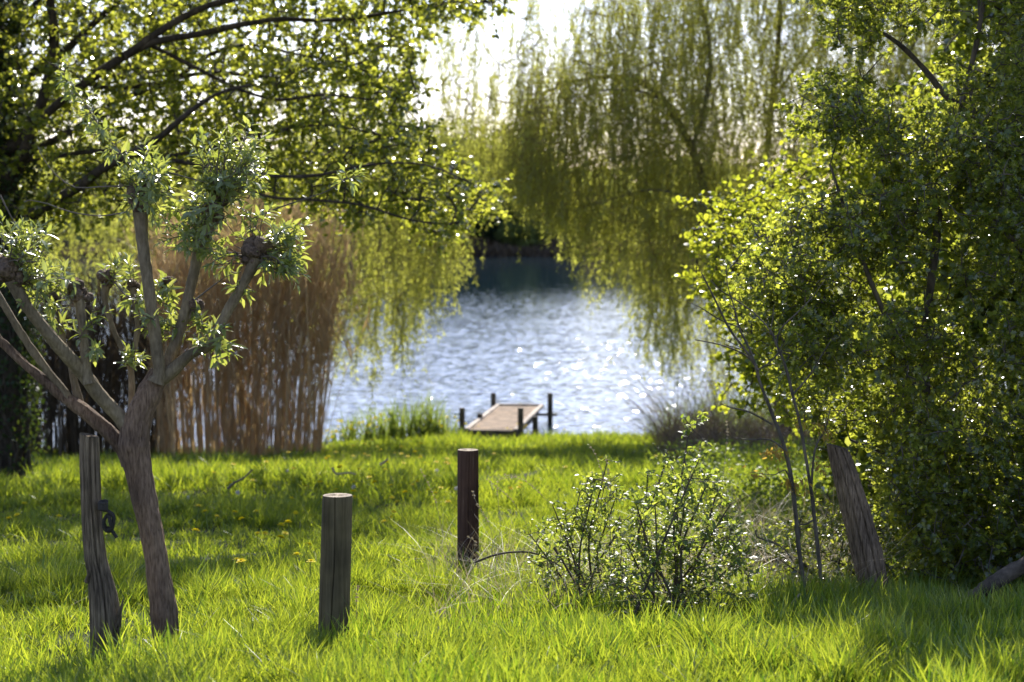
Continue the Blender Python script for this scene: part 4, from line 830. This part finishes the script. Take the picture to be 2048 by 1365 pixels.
# two bare saplings with withered tufts
def sapling(label, px0, d, main, sides, tufts, seed):
    r = np.random.default_rng(seed); g = W(px0, ypix(px0, d), d); t = thing('bare_sapling', g, label, 'young tree', 'bare saplings beside the leaning post')
    mb = MB(); P, R = limb_path(main, d); P, R = smooth_path(P, R, .03); tube(mb, P, R, 8, 0, .15, seed); mb.build('stem', M['haw_bark'], t, True)
    for k, s in enumerate(sides):
        mb = MB(); P, R = limb_path(s, d + .05 * r.normal()); P, R = smooth_path(P, R, .03); tube(mb, P, R, 6, 0, .15, seed + k)
        n = len(P) // 2; i = r.integers(1, max(2, len(P) - 1), n); dv = unit(unit(P[i] - P[i - 1]) + rdir(r, n) * .8); sticks(mb, P[i], P[i] + dv * (.02 + .05 * r.random((n, 1))), .0016, .0008)
        mb.build('branch', M['haw_bark'], t)
    if tufts:
        mb = MB(); mbs = MB()
        for (a, b, q) in tufts:
            c = W(a, b, d); n = q; D = rdir(r, n, -.9); P = c + r.normal(size=(n, 3)) * .022; leaves(mb, P, D, rdir(r, n), .032, .012, 'lance')
        mb.build('withered_leaves', M['dead_leaf'], t)
sapling('taller bare sapling with withered brown tufts, left of the leaning post', 1612, 11.0, [(1614, 1215, 9), (1598, 1100, 9), (1586, 980, 9), (1570, 900, 8), (1545, 830, 7), (1518, 760, 6), (1513, 735, 6), (1490, 700, 5), (1460, 660, 5), (1435, 610, 4), (1410, 560, 3), (1402, 545, 2)],
        [[(1513, 735, 5), (1490, 710, 3), (1440, 690, 3), (1390, 680, 2)], [(1513, 740, 5), (1500, 700, 4), (1480, 660, 4), (1470, 620, 3), (1455, 570, 2), (1452, 530, 2)], [(1478, 655, 3), (1440, 640, 3), (1400, 615, 2), (1375, 605, 1)],
         [(1545, 850, 4), (1500, 825, 4), (1460, 815, 3), (1440, 808, 1)], [(1570, 900, 4), (1540, 880, 3), (1500, 880, 3), (1465, 875, 1)], [(1586, 975, 4), (1570, 940, 3), (1550, 950, 2), (1500, 945, 1)], [(1515, 740, 3), (1540, 725, 3), (1560, 700, 2), (1570, 680, 1)],
         [(1490, 700, 2), (1470, 690, 2), (1430, 670, 1)], [(1410, 565, 2), (1385, 570, 1)]],
        [(1540, 900, 22), (1560, 905, 26), (1575, 905, 20), (1580, 965, 26), (1590, 970, 24), (1605, 965, 14), (1515, 945, 16), (1545, 905, 10)], 81)
sapling('slimmer bare sapling forking beside the taller one', 1645, 11.1, [(1646, 1210, 8), (1638, 1120, 8), (1628, 1030, 8), (1622, 980, 7), (1600, 850, 6), (1585, 790, 6), (1570, 730, 5), (1553, 690, 5), (1540, 660, 3), (1500, 620, 3), (1440, 580, 2), (1420, 560, 1)],
        [[(1553, 690, 4), (1560, 660, 3), (1590, 630, 3), (1620, 600, 2), (1650, 560, 1)], [(1585, 790, 4), (1620, 750, 3), (1650, 700, 2), (1670, 670, 1)], [(1622, 980, 5), (1630, 900, 4), (1650, 860, 3), (1660, 820, 2)], [(1628, 1040, 4), (1600, 1050, 3), (1590, 1000, 2), (1570, 950, 1)], [(1540, 670, 2), (1545, 640, 2), (1548, 610, 1)]],
        [(1640, 850, 20), (1655, 870, 16), (1600, 840, 14), (1650, 940, 14), (1635, 930, 16), (1625, 985, 12)], 82)
def build_tuft():
    r = np.random.default_rng(66); d = 13.4; c = W(1535, ypix(1535, d), d); t = thing('rush_tuft', c, 'dark green rush tuft behind the bare saplings', 'plant')
    n = 1500; a = r.random(n) * 6.28; q = np.sqrt(r.random(n)) * .17; P = c + np.stack([np.cos(a) * q, np.sin(a) * q, 0 * a], -1); mb = MB(); blades(mb, P, .38 * (.5 + .5 * r.random(n)), np.full(n, .005), r, .45, 4); mb.build('stems', M['rush'], t)
build_tuft()
def build_log():
    d = 10.6; g = W(1960, 1170, d); t = thing('fallen_log', g, 'grey curved fallen branch lying under the hawthorn at the right edge', 'log')
    mb = MB(); P, R = limb_path([(1900, 1225, 20), (1945, 1196, 27), (1985, 1168, 31), (2030, 1140, 34), (2080, 1120, 34), (2140, 1110, 32)], [d + .3, d + .1, d, d, d, d + .1]); P, R = smooth_path(P, R, .03); tube(mb, P, R, 14, 0, .2, 3); mb.build('limb', M['log'], t, True)
build_log()
def arching(label, pts, d, w0, mat):
    mb = MB(); P, R = limb_path([(a, b, w0 * (1 - .6 * k / len(pts))) for k, (a, b) in enumerate(pts)], d); P, R = smooth_path(P, R, .04); tube(mb, P, R, 6, 0, .1, 3)
    tag(mb.build('dry_stick', mat), label, 'stick')
arching('dark arching bramble stem in front of the brown post foot', [(950, 1125), (1000, 1108), (1060, 1105), (1100, 1122), (1125, 1135)], 11.2, 5, M['twig'])
arching('broken brown twig standing in the small pale shrub', [(1108, 1095), (1130, 1130), (1150, 1165), (1165, 1185)], 11.0, 6, M['twig'])
arching('white bleached stick lying at the foot of the saplings', [(1570, 1245), (1580, 1215), (1595, 1195), (1602, 1188)], 10.6, 9, M['straw'])
arching('thin curved pale twig rising left of the bare saplings', [(1512, 1060), (1515, 1075), (1545, 1085), (1570, 1100), (1590, 1130)], 11.2, 4, M['twig_grey'])
arching('short white twig in the sunny lawn left of the brown post', [(760, 930), (768, 925), (776, 918)], 20, 7, M['straw'])
arching('pale crooked twig in the lawn above the thick post', [(665, 935), (672, 948), (700, 946), (712, 950)], 19.5, 5, M['straw'])
arching('fallen pale twig in the lawn right of the pollard trunk', [(455, 978), (470, 965), (485, 958), (505, 940)], 19, 5, M['twig_grey'])
arching('thin pale whip lying in the lawn behind the pollard willow', [(20, 1240), (60, 1238), (100, 1245), (140, 1250)], 10.6, 5, M['twig'])
# seed stalks of last year's grass
STALKS = ['dry grass stalk curving up just right of the brown post', 'long dry stalk arching left over the grass beyond the small shrub', 'tallest feathery seed stalk rising above the small pale shrub', 'feathery seed stalk just right of the tallest one', 'dry stalk hooked over at its tip right of the brown post',
          'upright dry seed stalk between the bright shrub and the bare saplings', 'short dry seed head high above the bright shrub', 'fine dry stalk leaning left behind the brown post', 'short dry stalk beside the thick grey-green post', 'low bowed dry stalk left of the small pale shrub', 'dry seed head crossing in front of the brown post']
def seed_stalk(pts, d, k):
    r = np.random.default_rng(900 + k); mb = MB(); P = smooth_path([W(a, b, d) for a, b in pts], None, .02); tube(mb, P, np.linspace(.0018, .0009, len(P)), 5)
    n = 60; i = r.integers(int(len(P) * .72), len(P), n); leaves(mb, P[i], unit(rdir(r, n) + np.array([0, 0, .8])), rdir(r, n), .012, .005, 'diamond')
    tag(mb.build('seed_stalk', M['straw']), STALKS[k], 'grass stalk', 'dry seed stalks in the rough grass')
for k, (pts, d) in enumerate([([(965, 1230), (985, 1080), (955, 1010), (945, 985)], 11), ([(1100, 1200), (1120, 1050), (1060, 970), (1010, 950)], 11.4), ([(1230, 1200), (1215, 1000), (1195, 920), (1178, 890)], 11), ([(1235, 1210), (1222, 1020), (1215, 940), (1212, 915)], 11.2), ([(990, 1150), (1000, 1060), (995, 980), (1000, 960), (1030, 955)], 11.3),
                              ([(1410, 1100), (1400, 1000), (1405, 930), (1400, 900)], 11), ([(1440, 1000), (1452, 900), (1455, 860), (1453, 845)], 11.2), ([(930, 1180), (890, 1080), (870, 1000), (842, 940)], 11.6), ([(700, 1300), (712, 1240), (714, 1190), (716, 1175)], 9.6), ([(1010, 1180), (1060, 1090), (1030, 1010), (975, 960)], 11.8), ([(950, 1170), (945, 1120), (950, 1085), (936, 1075)], 10.9)]): seed_stalk(pts, d, k)

# ------------------------------------------------------------------ dandelions
def build_dandelions():
    r = np.random.default_rng(91)
    mb = MB()
    for ring, (rad, el) in enumerate(((.022, .15), (.016, .5), (.009, .9))):
        n = 14; a = np.arange(n) / n * 6.283 + ring * .2; D = np.stack([np.cos(a), np.sin(a), el + 0 * a], -1); leaves(mb, np.repeat([[0, 0, .165 + .002 * ring]], n, 0), D, np.repeat([[0, 0, 1.0]], n, 0) + D * -.1, rad + .004, .009, 'diamond', 0)
    sticks(mb, [[0, 0, 0]], [[.003, .002, .165]], .0025, .002, 1)
    proto = mb.build('dandelion', [M['yellow'], M['stem']]); tag(proto, 'yellow dandelion flower open in the short sunlit grass', 'dandelion', 'yellow dandelions on the lawn')
    pts = []
    boxes = [(330, 645, 925, 1090, 22), (330, 640, 1100, 1215, 12), (640, 910, 878, 960, 46), (640, 1060, 890, 1060, 40), (960, 1300, 872, 900, 10), (700, 905, 1000, 1100, 12), (0, 160, 1000, 1090, 4), (1130, 1500, 905, 1010, 10)]
    for (a, b, c, d, n) in boxes:
        for _ in range(n): pts.append((a + (b - a) * r.random(), c + (d - c) * r.random()))
    for k, (a, b) in enumerate(pts):
        g = G(a, b)
        if g[1] > float(shore(g[0])) - .4: g[1] = float(shore(g[0])) - .5 - r.random(); g[2] = float(gz(g[0], g[1]))
        o = proto if k == 0 else proto.copy()
        if k: COL.objects.link(o)
        s = 1.15 + .3 * r.random(); o.location = tuple(g); o.rotation_euler = (r.normal() * .2, r.normal() * .2, r.random() * 6.28); o.scale = (s, s, s * (.75 + .5 * r.random()))
    # seed clocks
    mb = MB(); n = 110; v = rdir(r, n); c = np.array([0, 0, .17]); sticks(mb, np.repeat([c], n, 0), c + v * .018, .0003, .0003, 0); leaves(mb, c + v * .017, rdir(r, n), v, .010, .010, 'diamond', 0)
    sticks(mb, [[0, 0, 0]], [[0, 0, .17]], .0025, .002, 1); pr = mb.build('dandelion_clock', [M['fluff'], M['stem']]); tag(pr, 'round white dandelion seed head standing in the lawn', 'dandelion', 'white dandelion clocks on the lawn')
    for k, (a, b) in enumerate(((577, 972), (378, 1030), (880, 970), (713, 1005), (478, 1020), (905, 1010))):
        o = pr if k == 0 else pr.copy()
        if k: COL.objects.link(o)
        o['label'] = ['round white dandelion seed head between the pollard willow and the thick post', 'white dandelion seed head just right of the pollard trunk', 'round white dandelion seed head just left of the brown post', 'white dandelion seed head above the top of the thick post', 'white dandelion seed head in the shade left of the thick post', 'low white dandelion seed head close beside the brown post'][k]
        o.location = tuple(G(a, b)); o.rotation_euler = (r.normal() * .12, r.normal() * .12, r.random() * 6)
build_dandelions()

# ------------------------------------------------------------------ far shore
def far_tree(px, d, h, wd, mat, label, seed, dense=1.0, low=.1, name='far_tree'):
    r = np.random.default_rng(seed); x = (px - 1024) / F * d; z0 = float(gz(x, d)); t = thing(name, (x, d, z0), label, 'tree', 'trees on the far shore')
    mb = MB(); P = smooth_path([(x, d, z0 - .2), (x + .2, d, z0 + h * .4), (x - .2, d, z0 + h * .92)], None, .8); tube(mb, P, np.linspace(h * .022, .04, len(P)), 7)
    n = 26
    for k in range(n):
        s = .15 + .75 * r.random(); a = r.random() * 6.28; q = P[int(s * (len(P) - 1))]; e = q + np.array([math.cos(a) * wd * .42, math.sin(a) * wd * .42, h * .14]) * (1.1 - s * .6); sticks(mb, [q], [e], .09, .02)
    mb.build('trunk', M['dark_bark'], t)
    mb = MB(); nc = int(34 * dense); c = rdir(r, nc) * np.cbrt(r.random((nc, 1))); c = c * np.array([wd / 2, wd / 2, h * (1 - low) / 2]) * .9 + np.array([x, d, z0 + h * (1 + low) / 2])
    m = int(150 * dense); k = np.repeat(np.arange(nc), m); rad = (.09 + .08 * r.random(nc)) * wd + .35
    P = c[k] + rdir(r, len(k)) * (rad[k] * (.5 + .6 * r.random(len(k))))[:, None] * np.array([1, 1, .75]); leaves(mb, P, rdir(r, len(k), -.2), rdir(r, len(k), .5), .42, .34, 'diamond')
    mb.build('crown', mat, t)
FT = [(700, 212, 13, 9, 0, 'pale tall tree on the far shore, leftmost behind the alder'), (800, 214, 13.5, 9, 0, 'pale tall tree on the far shore, left of the sky gap'), (872, 212, 13.3, 8, 0, 'pale rounded tree under the left end of the sky gap'), (930, 216, 13.8, 8, 0, 'pale tree right of the rounded one under the sky gap'),
      (985, 213, 11.8, 7, 0, 'pale far tree directly behind the dark bushes'), (1030, 220, 13.2, 9, 0, 'hazy light tree beyond the right edge of the dark bushes'),
      (905, 203, 6.0, 6, 1, 'dark low bush on the far shore, leftmost of the dark ones'), (955, 203.5, 9.5, 6.5, 1, 'tall dark bush at the middle of the far shore'), (1000, 203, 8.0, 5.5, 1, 'dark upright bush beside the tallest dark one'), (1045, 202.5, 5.2, 5.5, 2, 'rounded mid-green bush standing at the far water edge'),
      (1090, 204, 7.5, 6, 1, 'dark bush just right of the rounded green one'), (1120, 208, 8.0, 7, 0, 'light tree above the rightmost dark bush'), (1180, 214, 6.5, 7, 0, 'low light tree where the far shore turns brown'),
      (1260, 216, 6.5, 8, 0, 'low light far tree behind the hanging fronds at right'), (1350, 216, 7, 9, 0, 'low far tree behind the right willow limbs'), (1480, 214, 8, 10, 0, 'far tree hidden behind the right willow trunk'), (600, 214, 12, 10, 0, 'far tree behind the tops of the golden reeds'), (480, 214, 11, 10, 0, 'far tree behind the left willow trunk'),
      (340, 214, 11, 10, 0, 'far tree glimpsed behind the pollard willow'), (180, 214, 11, 11, 0, 'far tree glimpsed between alder trunk and pollard willow')]
for k, (px, d, h, wd, m, lab) in enumerate(FT): far_tree(px, d, h, wd, [M['far_leaf'], M['far_dark'], M['far_leaf']][m], lab, 300 + k, 1.0 if m != 1 else 1.2, .02 if m else .12)
def far_bank():
    r = np.random.default_rng(95); mb = MB(); n = 26000; x = -70 + 140 * r.random(n); d = 198.5 + 5 * r.random(n); P = np.stack([x, d, np.maximum(0, gz(x, d))], -1)
    blades(mb, P, (.5 + 1.0 * vnoise(x, d, 3, 4)) * (.5 + .7 * r.random(n)), np.full(n, .16), r, .4, 2)
    tag(mb.build('far_reeds', M['shaded_reed']), 'dark reedy edge along the far shore', 'reeds', kind='stuff')
    mb = MB(); n = 90000; x = -160 + 320 * r.random(n); d = 222 + 25 * r.random(n); hh = np.where(x > 4, 8.0, 10.5) * (.6 + .7 * vnoise(x, d * 0, 7, 12)); P = np.stack([x, d, 1 + hh * r.random(n) ** 1.5], -1); leaves(mb, P, rdir(r, n), rdir(r, n, .4), .9, .7, 'diamond')
    tag(mb.build('far_woodland', M['far_leaf']), 'pale mass of woodland beyond the far shore', 'woodland', kind='stuff')
far_bank()
